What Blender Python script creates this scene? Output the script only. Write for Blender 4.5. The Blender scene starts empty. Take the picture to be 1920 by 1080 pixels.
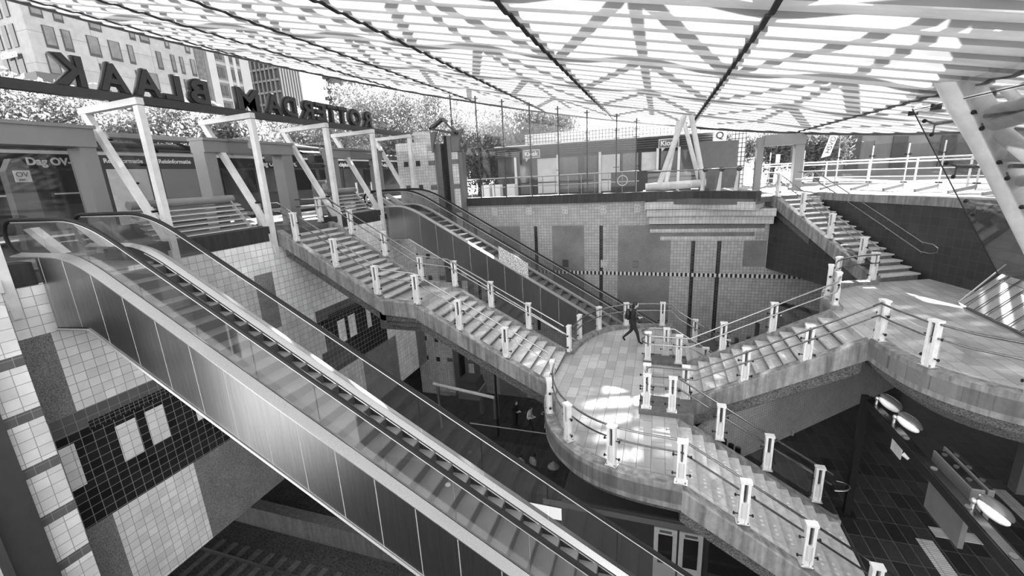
import bpy, bmesh, math, random
from mathutils import Vector, Matrix
random.seed(7)
S = bpy.context.scene
C = S.collection
PI = math.pi
R = math.radians

# ---------------------------------------------------------------- camera
def make_camera():
    f, yaw, pitch, roll = 817.6, -0.3303, 0.25187, -0.05119
    cy, sy, cp, sp = math.cos(yaw), math.sin(yaw), math.cos(pitch), math.sin(pitch)
    fwd = Vector((sy*cp, cy*cp, -sp))
    r0 = Vector((cy, -sy, 0)); u0 = r0.cross(fwd)
    c, s = math.cos(roll), math.sin(roll)
    right = c*r0 + s*u0
    up = -s*r0 + c*u0
    cd = bpy.data.cameras.new('camera')
    cd.sensor_fit = 'HORIZONTAL'; cd.sensor_width = 36.0
    cd.lens = 36.0*f/1920.0
    cd.clip_start = 0.05; cd.clip_end = 600
    o = bpy.data.objects.new('camera', cd); C.objects.link(o)
    m = Matrix((right, up, -fwd)).transposed().to_4x4()
    m.translation = Vector((0, 0, 1.45))
    o.matrix_world = m
    S.camera = o
make_camera()

# ---------------------------------------------------------------- sky, sun, exposure
SUN_AZ, SUN_EL = 3.0, 26.0      # azimuth measured from +Y towards -X
def make_light():
    w = bpy.data.worlds.new('sky'); S.world = w; w.use_nodes = True
    nt = w.node_tree; nt.nodes.clear()
    out = nt.nodes.new('ShaderNodeOutputWorld'); bg = nt.nodes.new('ShaderNodeBackground')
    sky = nt.nodes.new('ShaderNodeTexSky'); sky.sky_type = 'NISHITA'
    sky.sun_disc = False; sky.sun_elevation = R(35); sky.sun_rotation = R(-SUN_AZ)
    sky.air_density = 1.0; sky.dust_density = 3.0
    bw = nt.nodes.new('ShaderNodeRGBToBW')
    mul = nt.nodes.new('ShaderNodeMath'); mul.operation = 'MULTIPLY_ADD'
    mul.inputs[1].default_value = 0.1; mul.inputs[2].default_value = 0.5
    nt.links.new(sky.outputs[0], bw.inputs[0]); nt.links.new(bw.outputs[0], mul.inputs[0])
    # added fill: unseen sky behind the camera made brighter to lift the side walls
    tc = nt.nodes.new('ShaderNodeTexCoord'); sx = nt.nodes.new('ShaderNodeSeparateXYZ')
    nt.links.new(tc.outputs['Generated'], sx.inputs[0])
    mr = nt.nodes.new('ShaderNodeMapRange'); mr.inputs[1].default_value = 0.2; mr.inputs[2].default_value = -0.6
    mr.inputs[3].default_value = 1.0; mr.inputs[4].default_value = 2.2
    nt.links.new(sx.outputs[1], mr.inputs[0])
    m2 = nt.nodes.new('ShaderNodeMath'); m2.operation = 'MULTIPLY'
    nt.links.new(mul.outputs[0], m2.inputs[0]); nt.links.new(mr.outputs[0], m2.inputs[1])
    nt.links.new(m2.outputs[0], bg.inputs[0]); bg.inputs[1].default_value = 1.25
    nt.links.new(bg.outputs[0], out.inputs[0])
    l = bpy.data.lights.new('sun', 'SUN'); l.energy = 28.0; l.angle = R(0.6)
    o = bpy.data.objects.new('sun', l); C.objects.link(o)
    az, el = R(SUN_AZ), R(SUN_EL)
    d = Vector((-math.sin(az)*math.cos(el), math.cos(az)*math.cos(el), math.sin(el)))
    o.rotation_euler = d.to_track_quat('Z', 'Y').to_euler()
    o.location = d*60
make_light()
S.cycles.max_bounces = 14; S.cycles.diffuse_bounces = 7; S.cycles.transparent_max_bounces = 32
S.view_settings.view_transform = 'Standard'
S.view_settings.look = 'None'
S.view_settings.gamma = 1.0
S.view_settings.use_curve_mapping = False
S.view_settings.exposure = 1.22

# ---------------------------------------------------------------- materials (the photo is black and white)
MATS = {}
def new_mat(name):
    m = bpy.data.materials.new(name); m.use_nodes = True
    nt = m.node_tree; nt.nodes.clear()
    out = nt.nodes.new('ShaderNodeOutputMaterial')
    MATS[name] = m
    return m, nt, out
def g4(v): return (v, v, v, 1)
def principled(nt, out, v=0.5, rough=0.5, metal=0.0, spec=0.5):
    p = nt.nodes.new('ShaderNodeBsdfPrincipled')
    p.inputs['Base Color'].default_value = g4(v)
    p.inputs['Roughness'].default_value = rough
    p.inputs['Metallic'].default_value = metal
    p.inputs['Specular IOR Level'].default_value = spec
    nt.links.new(p.outputs[0], out.inputs[0])
    return p
def node(nt, t, **kw):
    n = nt.nodes.new(t)
    for k, v in kw.items(): setattr(n, k, v)
    return n
def math_n(nt, op, a, b=None):
    n = node(nt, 'ShaderNodeMath', operation=op)
    for i, x in enumerate((a, b)):
        if x is None: continue
        if isinstance(x, (int, float)): n.inputs[i].default_value = x
        else: nt.links.new(x, n.inputs[i])
    return n.outputs[0]
def ramp(nt, fac, lo, hi, p0=0.3, p1=0.7):
    r = node(nt, 'ShaderNodeMapRange')
    nt.links.new(fac, r.inputs[0])
    r.inputs[1].default_value = p0; r.inputs[2].default_value = p1
    r.inputs[3].default_value = lo; r.inputs[4].default_value = hi
    return r.outputs[0]
def noise(nt, scale, detail=3, mapping=None, rough=0.6):
    g = node(nt, 'ShaderNodeNewGeometry')
    n = node(nt, 'ShaderNodeTexNoise'); n.inputs['Scale'].default_value = scale
    n.inputs['Detail'].default_value = detail; n.inputs['Roughness'].default_value = rough
    src = g.outputs['Position']
    if mapping:
        mp = node(nt, 'ShaderNodeMapping'); mp.inputs['Scale'].default_value = mapping
        nt.links.new(src, mp.inputs[0]); src = mp.outputs[0]
    nt.links.new(src, n.inputs['Vector'])
    return n.outputs['Fac']
def plain(name, v, rough=0.5, metal=0.0, var=0.12, scale=4.0, spec=0.5):
    m, nt, out = new_mat(name)
    p = principled(nt, out, v, rough, metal, spec)
    if var:
        nt.links.new(ramp(nt, noise(nt, scale), v*(1-var), v*(1+var)), p.inputs['Base Color'])
    return m
def tiles(name, v, grout, ax, size, w=0.012, var=0.1, rough=0.25, stagger=False, off=(0, 0), spec=0.5):
    """tile grid in world metres; ax = two of 'xyz'"""
    m, nt, out = new_mat(name)
    p = principled(nt, out, v, rough, 0, spec)
    g = node(nt, 'ShaderNodeNewGeometry'); sp = node(nt, 'ShaderNodeSeparateXYZ')
    nt.links.new(g.outputs['Position'], sp.inputs[0])
    idx = {'x': 0, 'y': 1, 'z': 2}
    u = math_n(nt, 'DIVIDE', math_n(nt, 'ADD', sp.outputs[idx[ax[0]]], off[0]), size[0])
    t = math_n(nt, 'DIVIDE', math_n(nt, 'ADD', sp.outputs[idx[ax[1]]], off[1]), size[1])
    ft = math_n(nt, 'FLOOR', t)
    if stagger:
        wn0 = node(nt, 'ShaderNodeTexWhiteNoise', noise_dimensions='1D'); nt.links.new(ft, wn0.inputs['W'])
        u = math_n(nt, 'ADD', u, wn0.outputs['Value'])
    fu = math_n(nt, 'FLOOR', u)
    g1 = math_n(nt, 'LESS_THAN', math_n(nt, 'FRACT', u), w/size[0])
    g2 = math_n(nt, 'LESS_THAN', math_n(nt, 'FRACT', t), w/size[1])
    gm = math_n(nt, 'MAXIMUM', g1, g2)
    cb = node(nt, 'ShaderNodeCombineXYZ'); nt.links.new(fu, cb.inputs[0]); nt.links.new(ft, cb.inputs[1])
    wn = node(nt, 'ShaderNodeTexWhiteNoise', noise_dimensions='3D'); nt.links.new(cb.outputs[0], wn.inputs['Vector'])
    base = ramp(nt, wn.outputs['Value'], v*(1-var), v*(1+var), 0, 1)
    base = math_n(nt, 'MULTIPLY', base, ramp(nt, noise(nt, 1.3, 4), 0.86, 1.1))
    mx = node(nt, 'ShaderNodeMix'); mx.data_type = 'FLOAT'
    nt.links.new(gm, mx.inputs[0]); nt.links.new(base, mx.inputs[2]); mx.inputs[3].default_value = grout
    nt.links.new(mx.outputs[0], p.inputs['Base Color'])
    nt.links.new(ramp(nt, gm, rough, 0.8, 0, 1), p.inputs['Roughness'])
    return m
def concrete(name, v, streak=0.35, rough=0.75):
    m, nt, out = new_mat(name)
    p = principled(nt, out, v, rough)
    a = ramp(nt, noise(nt, 1.0, 5, (7, 7, 0.7)), 1-streak, 1+streak*0.7, 0.32, 0.7)
    b = ramp(nt, noise(nt, 9.0, 6), 0.82, 1.15)
    nt.links.new(math_n(nt, 'MULTIPLY', math_n(nt, 'MULTIPLY', a, b), v), p.inputs['Base Color'])
    return m
def speckle(name, lo, hi, scale=60, rough=0.7, bump=0.0):
    m, nt, out = new_mat(name)
    p = principled(nt, out, hi, rough)
    n = noise(nt, scale, 2, rough=0.8)
    v = math_n(nt, 'MULTIPLY', ramp(nt, n, lo, hi, 0.35, 0.65), ramp(nt, noise(nt, 1.2, 3), 0.8, 1.15))
    nt.links.new(v, p.inputs['Base Color'])
    if bump:
        b = node(nt, 'ShaderNodeBump'); b.inputs['Strength'].default_value = bump; b.inputs['Distance'].default_value = 0.02
        nt.links.new(n, b.inputs['Height']); nt.links.new(b.outputs[0], p.inputs['Normal'])
    return m
def steel(name, v, rough=0.32, seam=None):
    m, nt, out = new_mat(name)
    p = principled(nt, out, v, rough, 1.0)
    n = noise(nt, 1.0, 4, (60, 60, 1.5))
    c = ramp(nt, n, v*0.85, v*1.12)
    if seam:   # joints between cladding sheets, every `seam` metres along x
        g = node(nt, 'ShaderNodeNewGeometry'); sp = node(nt, 'ShaderNodeSeparateXYZ')
        nt.links.new(g.outputs['Position'], sp.inputs[0])
        fr = math_n(nt, 'FRACT', math_n(nt, 'DIVIDE', sp.outputs[0], seam))
        k = math_n(nt, 'LESS_THAN', fr, 0.02/seam)
        mx = node(nt, 'ShaderNodeMix'); mx.data_type = 'FLOAT'
        nt.links.new(k, mx.inputs[0]); nt.links.new(c, mx.inputs[2]); mx.inputs[3].default_value = min(1, v*1.7)
        c = mx.outputs[0]
        nt.links.new(ramp(nt, k, rough, 0.8, 0, 1), p.inputs['Roughness'])
    nt.links.new(c, p.inputs['Base Color'])
    return m
def glass(name, tint=0.9, refl=1.0, milky=0.0):
    m, nt, out = new_mat(name)
    t = node(nt, 'ShaderNodeBsdfTransparent'); t.inputs[0].default_value = g4(tint)
    gl = node(nt, 'ShaderNodeBsdfGlossy'); gl.inputs['Roughness'].default_value = 0.03
    gl.inputs[0].default_value = g4(0.9)
    lw = node(nt, 'ShaderNodeLayerWeight'); lw.inputs[0].default_value = 0.5
    fr = math_n(nt, 'ADD', math_n(nt, 'MULTIPLY', math_n(nt, 'POWER', lw.outputs['Facing'], 4.0), 0.6*refl), 0.035*refl)
    mx = node(nt, 'ShaderNodeMixShader')
    nt.links.new(fr, mx.inputs[0])
    nt.links.new(t.outputs[0], mx.inputs[1]); nt.links.new(gl.outputs[0], mx.inputs[2])
    last = mx
    if milky:
        df = node(nt, 'ShaderNodeBsdfDiffuse'); df.inputs[0].default_value = g4(0.8)
        m2 = node(nt, 'ShaderNodeMixShader'); m2.inputs[0].default_value = milky
        nt.links.new(mx.outputs[0], m2.inputs[1]); nt.links.new(df.outputs[0], m2.inputs[2]); last = m2
    nt.links.new(last.outputs[0], out.inputs[0])
    return m
def emit(name, v, strength):
    m, nt, out = new_mat(name)
    e = node(nt, 'ShaderNodeEmission'); e.inputs[0].default_value = g4(v); e.inputs[1].default_value = strength
    nt.links.new(e.outputs[0], out.inputs[0])
    return m
def roof_sheet_mat(name, lo, hi, clear):
    m, nt, out = new_mat(name)
    d = node(nt, 'ShaderNodeBsdfDiffuse'); t = node(nt, 'ShaderNodeBsdfTranslucent')
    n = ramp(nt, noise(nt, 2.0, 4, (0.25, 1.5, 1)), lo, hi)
    cr = node(nt, 'ShaderNodeCombineColor')
    for i in range(3): nt.links.new(n, cr.inputs[i])
    nt.links.new(cr.outputs[0], t.inputs[0]); d.inputs[0].default_value = g4(0.6)
    mx = node(nt, 'ShaderNodeMixShader'); mx.inputs[0].default_value = 0.66
    nt.links.new(d.outputs[0], mx.inputs[1]); nt.links.new(t.outputs[0], mx.inputs[2])
    tr = node(nt, 'ShaderNodeBsdfTransparent')
    m2 = node(nt, 'ShaderNodeMixShader')
    nt.links.new(ramp(nt, noise(nt, 1.1, 3), 0.0, clear, 0.42, 0.62), m2.inputs[0])
    nt.links.new(mx.outputs[0], m2.inputs[1]); nt.links.new(tr.outputs[0], m2.inputs[2])
    nt.links.new(m2.outputs[0], out.inputs[0])
def leaf_mat(name, v):
    m, nt, out = new_mat(name)
    d = node(nt, 'ShaderNodeBsdfDiffuse'); t = node(nt, 'ShaderNodeBsdfTranslucent')
    n = ramp(nt, noise(nt, 3.0, 3), v*0.55, v*1.4)
    cr = node(nt, 'ShaderNodeCombineColor')
    for i in range(3): nt.links.new(n, cr.inputs[i])
    nt.links.new(cr.outputs[0], d.inputs[0]); nt.links.new(cr.outputs[0], t.inputs[0])
    mx = node(nt, 'ShaderNodeMixShader'); mx.inputs[0].default_value = 0.5
    nt.links.new(d.outputs[0], mx.inputs[1]); nt.links.new(t.outputs[0], mx.inputs[2])
    nt.links.new(mx.outputs[0], out.inputs[0])

tiles('tile_side', 0.93, 0.33, 'yz', (0.218, 0.21), 0.012, off=(0.07, 0.066))
tiles('tile_pier', 0.86, 0.35, 'yz', (0.23, 0.21), 0.012, off=(-4.22, 0.14))
tiles('tile_dark_side', 0.025, 0.32, 'yz', (0.218, 0.21), 0.012, off=(0.07, 0.066), var=0.35)
tiles('tile_small_side', 0.022, 0.3, 'yz', (0.105, 0.09), 0.009, off=(0, 0.0), var=0.35)
tiles('tile_grey_side', 0.15, 0.3, 'yz', (0.218, 0.21), 0.01, off=(0.07, 0.066))
tiles('tile_back', 0.4, 0.12, 'xz', (0.15, 0.15), 0.012)
tiles('tile_stripe', 0.035, 0.1, 'xz', (0.2, 0.15), 0.01, var=0.3)
tiles('tile_light_back', 0.5, 0.2, 'xz', (0.15, 0.2), 0.012)
tiles('tile_fine', 0.34, 0.16, 'xz', (0.075, 0.1), 0.012)
tiles('tile_column', 0.62, 0.2, 'xz', (0.15, 0.15), 0.012)
tiles('tile_darkwall', 0.04, 0.05, 'yz', (0.3, 0.3), 0.01, var=0.15)
tiles('tile_side_dim', 0.32, 0.12, 'yz', (0.218, 0.21), 0.012)
tiles('floor_dark', 0.03, 0.13, 'xy', (0.3, 0.62), 0.012, var=0.5, rough=0.4)
m = MATS['floor_dark']
tiles('floor_pale', 0.42, 0.2, 'yx', (0.62, 0.3), 0.012, var=0.22, rough=0.32, stagger=True)
tiles('street_paving', 0.095, 0.065, 'xy', (0.6, 0.6), 0.012, var=0.1, rough=0.7)
tiles('tactile', 0.5, 0.22, 'xy', (0.3, 0.06), 0.015, var=0.1, rough=0.6)
tiles('facade_joint', 0.24, 0.12, 'yz', (6.6, 3.2), 0.05, var=0.06, rough=0.8)
concrete('concrete', 0.23, 0.55)
concrete('concrete_pale', 0.42, 0.18)
concrete('coping_stone', 0.028, 0.5, 0.6)
concrete('dark_concrete', 0.12, 0.3)
speckle('terrazzo', 0.1, 0.36, 45)
speckle('terrazzo_back', 0.13, 0.24, 30)
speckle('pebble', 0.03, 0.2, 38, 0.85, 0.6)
speckle('ballast', 0.02, 0.09, 14, 0.9, 0.8)
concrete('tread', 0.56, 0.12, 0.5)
steel('steel_clad', 0.33, 0.3, seam=0.75)
steel('steel_clad_far', 0.32, 0.3, seam=0.8)
steel('steel_bright', 0.68, 0.35)
plain('plate_pale', 0.45, 0.5)
steel('steel_rail', 0.26, 0.22)
steel('steel_grey', 0.3, 0.4)
plain('step_metal', 0.2, 0.4, var=0.2, scale=60)
plain('step_riser', 0.06, 0.45, var=0.3, scale=60)
plain('skirt_dark', 0.03, 0.35)
plain('rubber', 0.012, 0.55, var=0, spec=0.25)
plain('black_gasket', 0.012, 0.6, var=0)
plain('black_paint', 0.012, 0.5, var=0, spec=0.3)
plain('white_paint', 0.78, 0.35, var=0.06, scale=6)
plain('white_frame', 0.68, 0.45, var=0.12, scale=3)
plain('post_white', 0.72, 0.4, var=0.08, scale=8)
plain('diffuser', 0.6, 0.3, var=0.03)
plain('slot', 0.03, 0.4, var=0)
plain('portal_grey', 0.22, 0.38, var=0.06, scale=1)
plain('mid_grey', 0.15, 0.5, var=0.1)
plain('dark_grey', 0.06, 0.5, var=0.1)
plain('letter', 0.03, 0.5, var=0.1)
plain('beam_dark', 0.03, 0.5, var=0.15)
plain('lamp_shell', 0.12, 0.25, 0.2, var=0.05)
plain('facade_stone', 0.2, 0.8, var=0.12, scale=0.4)
plain('facade_white', 0.27, 0.8, var=0.06, scale=0.4)
plain('facade_brick', 0.12, 0.85, var=0.4, scale=1.5)
plain('facade_dark', 0.03, 0.7, var=0.25, scale=0.6)
plain('facade_grey', 0.09, 0.7, var=0.2, scale=0.5)
plain('window_dark', 0.03, 0.08, var=0)
plain('window_grey', 0.1, 0.08, var=0.4, scale=0.5)
plain('bark', 0.07, 0.9, var=0.3)
plain('skin', 0.5, 0.5, var=0.03)
concrete('riser_shaded', 0.2, 0.2)  # stair concrete darkened to paint in the shade on the risers
plain('coat_black', 0.013, 0.8, var=0.2, scale=20)
plain('trousers_dark', 0.02, 0.8, var=0.2, scale=20)
plain('cloth_white', 0.55, 0.8, var=0.06, scale=10)
plain('hair_dark', 0.01, 0.5, var=0.3, scale=40)
plain('poster', 0.6, 0.4, var=0.15, scale=2)
plain('sticker', 0.8, 0.4, var=0)
glass('glass_clear', 0.93, 0.9)
glass('glass_tint', 0.8, 1.0, 0.02)
glass('glass_screen', 0.86, 0.55, 0.004)
glass('glass_dark', 0.72, 0.8)
emit('lamp_glow', 1.0, 5.0)
emit('sign_glow', 1.0, 1.0)
roof_sheet_mat('roof_sheet', 0.19, 0.29, 0.14)
roof_sheet_mat('roof_sheet_shaded', 0.05, 0.08, 0.0)  # darker copy of the sheet: shade painted on the falling slopes
leaf_mat('leaf', 0.22)
leaf_mat('leaf_mid', 0.15)

# frosted panel with a mosaic of pale patches
def mosaic_mat():
    m, nt, out = new_mat('mosaic_panel')
    p = principled(nt, out, 0.6, 0.4)
    nt.links.new(ramp(nt, noise(nt, 22, 2), 0.18, 0.85, 0.4, 0.6), p.inputs['Base Color'])
mosaic_mat()

# ---------------------------------------------------------------- mesh helpers
ORG = {}
def V(*a): return Vector(a)
class MB:
    def __init__(s): s.v = []; s.f = []
    def add(s, vs, fs):
        b = len(s.v); s.v += [Vector(p) for p in vs]; s.f += [tuple(i+b for i in f) for f in fs]; return s
    def box(s, x0, x1, y0, y1, z0, z1):
        return s.add([(x0,y0,z0),(x1,y0,z0),(x1,y1,z0),(x0,y1,z0),(x0,y0,z1),(x1,y0,z1),(x1,y1,z1),(x0,y1,z1)],
                     [(3,2,1,0),(4,5,6,7),(0,1,5,4),(1,2,6,5),(2,3,7,6),(3,0,4,7)])
    def obox(s, c, a, b, d):
        c, a, b, d = map(Vector, (c, a, b, d))
        return s.add([c-a-b-d, c+a-b-d, c+a+b-d, c-a+b-d, c-a-b+d, c+a-b+d, c+a+b+d, c-a+b+d],
                     [(3,2,1,0),(4,5,6,7),(0,1,5,4),(1,2,6,5),(2,3,7,6),(3,0,4,7)])
    def prism(s, poly, vec):
        vec = Vector(vec); n = len(poly)
        a = [Vector(p) for p in poly]; b = [p+vec for p in a]
        return s.add(a+b, [tuple(range(n))[::-1], tuple(range(n, 2*n))] + [(i, (i+1) % n, n+(i+1) % n, n+i) for i in range(n)])
    def bar(s, p, q, w, h, up=(0, 0, 1)):
        p, q = Vector(p), Vector(q); d = (q-p); L = d.length; d.normalize()
        up = Vector(up)
        if abs(d.dot(up)) > 0.98: up = Vector((1, 0, 0))
        sx = d.cross(up).normalized(); uz = sx.cross(d).normalized()
        return s.obox((p+q)/2, d*L/2, sx*w/2, uz*h/2)
    def tube(s, pts, r, n=8, closed=False, caps=True):
        pts = [Vector(p) for p in pts]; m = len(pts); rings = []
        prev = None
        for i, p in enumerate(pts):
            if closed: d = (pts[(i+1) % m]-pts[i-1])
            else: d = pts[min(i+1, m-1)]-pts[max(i-1, 0)]
            if d.length < 1e-9: d = Vector((0, 0, 1))
            d.normalize()
            if prev is None:
                u = d.cross(Vector((0, 0, 1)))
                if u.length < 0.05: u = d.cross(Vector((0, 1, 0)))
                u.normalize()
            else:
                u = prev - d*prev.dot(d)
                u.normalize()
            prev = u; w = d.cross(u)
            rr = r[i] if isinstance(r, (list, tuple)) else r
            rings.append([p+(u*math.cos(2*PI*k/n)+w*math.sin(2*PI*k/n))*rr for k in range(n)])
        b = len(s.v)
        for rg in rings: s.v += rg
        mm = m if closed else m-1
        for i in range(mm):
            j = (i+1) % m
            for k in range(n):
                s.f.append((b+i*n+k, b+i*n+(k+1) % n, b+j*n+(k+1) % n, b+j*n+k))
        if caps and not closed:
            s.f.append(tuple(b+k for k in range(n))[::-1]); s.f.append(tuple(b+(m-1)*n+k for k in range(n)))
        return s
    def sweep(s, pts, prof, caps=True):
        """prof: list of (lateral, up); lateral is to the right of travel in plan"""
        pts = [Vector(p) for p in pts]; m = len(pts); n = len(prof); b = len(s.v)
        for i, p in enumerate(pts):
            ds = []
            if i > 0: ds.append((pts[i]-pts[i-1]).xy.normalized())
            if i < m-1: ds.append((pts[i+1]-pts[i]).xy.normalized())
            d = sum(ds, Vector((0, 0))); d.normalize()
            k = 1.0/max(0.4, d.dot(ds[0]))
            nx, ny = d.y*k, -d.x*k
            for (l, u) in prof: s.v.append(Vector((p.x+nx*l, p.y+ny*l, p.z+u)))
        for i in range(m-1):
            for k in range(n):
                s.f.append((b+i*n+k, b+i*n+(k+1) % n, b+(i+1)*n+(k+1) % n, b+(i+1)*n+k))
        if caps:
            s.f.append(tuple(b+k for k in range(n))); s.f.append(tuple(b+(m-1)*n+k for k in range(n))[::-1])
        return s
    def ball(s, c, rx, ry, rz, nu=12, nv=8, rot=None):
        c = Vector(c); b = len(s.v)
        for j in range(nv+1):
            t = PI*j/nv
            for i in range(nu):
                a = 2*PI*i/nu
                p = Vector((rx*math.sin(t)*math.cos(a), ry*math.sin(t)*math.sin(a), rz*math.cos(t)))
                if rot: p = rot @ p
                s.v.append(c+p)
        for j in range(nv):
            for i in range(nu):
                s.f.append((b+j*nu+i, b+(j+1)*nu+i, b+(j+1)*nu+(i+1) % nu, b+j*nu+(i+1) % nu))
        return s
    def build(s, name, mat, parent=None, org=None, smooth=False, bevel=0.0):
        if parent is not None: o0 = ORG[parent.name]
        else:
            if org is None:
                xs = [p.x for p in s.v]; ys = [p.y for p in s.v]; zs = [p.z for p in s.v]
                org = ((min(xs)+max(xs))/2, (min(ys)+max(ys))/2, min(zs))
            o0 = Vector(org)
        me = bpy.data.meshes.new(name)
        me.from_pydata([tuple(p-o0) for p in s.v], [], s.f)
        bm = bmesh.new(); bm.from_mesh(me)
        bmesh.ops.remove_doubles(bm, verts=bm.verts, dist=1e-5)
        bmesh.ops.recalc_face_normals(bm, faces=bm.faces)
        bm.to_mesh(me); bm.free()
        if smooth:
            me.polygons.foreach_set('use_smooth', [True]*len(me.polygons))
            me.set_sharp_from_angle(angle=R(40))
        me.materials.append(MATS[mat] if isinstance(mat, str) else mat)
        o = bpy.data.objects.new(name, me); C.objects.link(o)
        if parent is not None: o.parent = parent
        else: o.location = o0
        ORG[o.name] = o0
        if bevel:
            md = o.modifiers.new('bevel', 'BEVEL'); md.width = bevel; md.segments = 2; md.limit_method = 'ANGLE'
        return o
def tag(o, label, cat, group=None, kind=None):
    o['label'] = label; o['category'] = cat
    if group: o['group'] = group
    if kind: o['kind'] = kind
    return o
def struct(o, label=None):
    o['kind'] = 'structure'
    if label: o['label'] = label
    return o
def thing(name, label, cat, loc, group=None):
    o = bpy.data.objects.new(name, None); C.objects.link(o); o.location = loc
    o.empty_display_size = 0.2
    ORG[o.name] = Vector(loc)
    return tag(o, label, cat, group)
def catmull(pts, k=6):
    pts = [Vector(p) for p in pts]; out = []
    P = [pts[0]*2-pts[1]]+pts+[pts[-1]*2-pts[-2]]
    for i in range(1, len(P)-2):
        a, b, c, d = P[i-1], P[i], P[i+1], P[i+2]
        for j in range(k):
            t = j/k
            out.append(0.5*((2*b)+(c-a)*t+(2*a-5*b+4*c-d)*t*t+(3*b-a-3*c+d)*t**3))
    out.append(pts[-1])
    return out
def text_mesh(name, body, size, depth, mat, parent, origin, xdir, up, align='LEFT', spacing=1.0, bold=0.0):
    """lettering laid on a plane: xdir = reading direction, up = up the letters"""
    cu = bpy.data.curves.new(name, 'FONT'); cu.body = body; cu.size = size; cu.extrude = depth/2; cu.offset = bold
    cu.align_x = align; cu.space_character = spacing
    tmp = bpy.data.objects.new('tmp_text', cu); C.objects.link(tmp)
    bpy.context.view_layer.update()
    dg = bpy.context.evaluated_depsgraph_get()
    me = bpy.data.meshes.new_from_object(tmp.evaluated_get(dg))
    bpy.data.objects.remove(tmp)
    x = Vector(xdir).normalized(); y = Vector(up).normalized(); z = x.cross(y)
    mt = Matrix((x, y, z)).transposed().to_4x4()
    mt.translation = Vector(origin) - (ORG[parent.name] if parent else Vector((0, 0, 0)))
    me.transform(mt); me.name = name
    me.materials.clear(); me.materials.append(MATS[mat])
    o = bpy.data.objects.new(name, me); C.objects.link(o)
    if parent: o.parent = parent; ORG[o.name] = ORG[parent.name]
    return o

# ================================================================ SETTING
SZ = 0.0        # street level
L2, L3, HALL, PLAT, TRK = -4.8, -2.7, -7.2, -11.6, -12.7
def polyplate(name, poly, z, th, mat, parent=None):
    return MB().prism([(x, y, z-th) for x, y in poly], (0, 0, th)).build(name, mat, parent)

# street around the pit
struct(polyplate('pavement', [(-200, -40), (-12.3, -40), (-12.3, 260), (-200, 260)], SZ, 0.24, 'street_paving'))
struct(polyplate('pavement', [(-12.3, 22.8), (-0.65, 22.8), (3.85, 20.85), (4.5, 22.25), (6.62, 23.1), (8.9, 18.3), (9.3, 16.7),
        (9.9, 8), (9.9, -40), (200, -40), (200, 260), (-12.3, 260)], SZ, 0.24, 'street_paving'))
# hall, platform and track levels
struct(polyplate('floor', [(3.0, 2.5), (16, 2.5), (16, 22.8), (0.9, 22.8), (0.9, 14.6), (1.0, 11.2), (3.0, 11.2)], HALL, 0.35, 'floor_dark'))
struct(polyplate('platform_floor', [(-30, 15.0), (16, 15.0), (16, 26), (-30, 26)], PLAT, 0.5, 'floor_dark'))
struct(polyplate('track_bed', [(-40, -6), (16, -6), (16, 15.0), (-40, 15.0)], TRK, 0.3, 'ballast'))
struct(MB().box(-40, -2.0, 11.25, 11.75, TRK, -11.75).build('trim_1', 'dark_concrete'), 'low concrete wall between the tracks')
struct(MB().box(-40, 16, 26, 26.3, -13, HALL-0.3).build('wall_platform', 'dark_grey'))
struct(MB().box(-15.0, 16, -6.4, -6.0, -13, -0.3).build('wall_front', 'tile_pier'))
struct(MB().box(15.8, 16.1, -6, 22.8, -13, -0.25).build('wall_hall', 'mid_grey'))
# rails
for y in (8.2, 9.65):
    tag(MB().box(-40, 14, y-0.035, y+0.035, TRK, TRK+0.16).build('rail', 'steel_grey'),
        'steel running rail on the ballast, %s the low concrete wall' % ('farther from' if y < 9 else 'next to'), 'rail', 'railway rails')
sl = MB()
for k in range(64): sl.box(-39+k*0.65, -38.76+k*0.65, 7.6, 10.3, TRK, TRK+0.05)
o = sl.build('sleepers', 'dark_concrete'); tag(o, 'dark sleepers half buried in ballast under the rails', 'sleepers', kind='stuff')

# ---------------------------------------------------------------- left side wall (plane x = -12.3)
WX = -12.3
wl = struct(MB().box(-15.5, WX, 4.0, 20.3, -8.55, -0.24).build('wall_left', 'tile_side', org=(WX, 4, -8.55)))
def wpanel(name, y0, y1, z0, z1, mat, t):
    return MB().box(WX-0.05, WX+t, y0, y1, z0, z1).build(name, mat, wl)
def wall_pattern(dy, mirror=False):
    def yy(a, b):
        return (a+dy, b+dy)
    y0, y1 = yy(4.73, 9.0)
    wpanel('grey_tile_band', y0, y1, -3.66, -3.2, 'tile_grey_side', 0.004)
    wpanel('dark_tile_panel', y0, y1, -5.97, -3.66, 'tile_dark_side', 0.006)
    a, b = yy(5.36, 8.4); wpanel('small_tile_strip', a, b, -3.75, -3.54, 'tile_small_side', 0.008)
    for (a, b, c, d) in ((4.73, 5.02, -4.93, -3.87), (5.8, 6.24, -4.91, -3.94), (6.46, 6.9, -4.88, -3.93), (7.66, 7.96, -4.88, -3.94)):
        a, b = yy(a, b); wpanel('white_tile_panel', a, b, c, d, 'tile_side', 0.009)
wall_pattern(0); wall_pattern(7.9)
wpanel('terrazzo_panel', 4.2, 5.24, -3.2, -1.31, 'terrazzo', 0.004)
wpanel('terrazzo_panel', 10.35, 11.06, -3.2, -1.27, 'terrazzo', 0.004)
wpanel('terrazzo_panel', 4.2, 5.27, -8.55, -5.97, 'terrazzo', 0.004)
wpanel('terrazzo_panel', 7.26, 10.3, -8.55, -5.97, 'terrazzo', 0.004)
wpanel('terrazzo_panel', 14.9, 17.55, -8.55, -5.97, 'terrazzo', 0.004)
wpanel('terrazzo_panel', 19.4, 20.3, -8.55, -5.97, 'terrazzo', 0.004)
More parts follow.
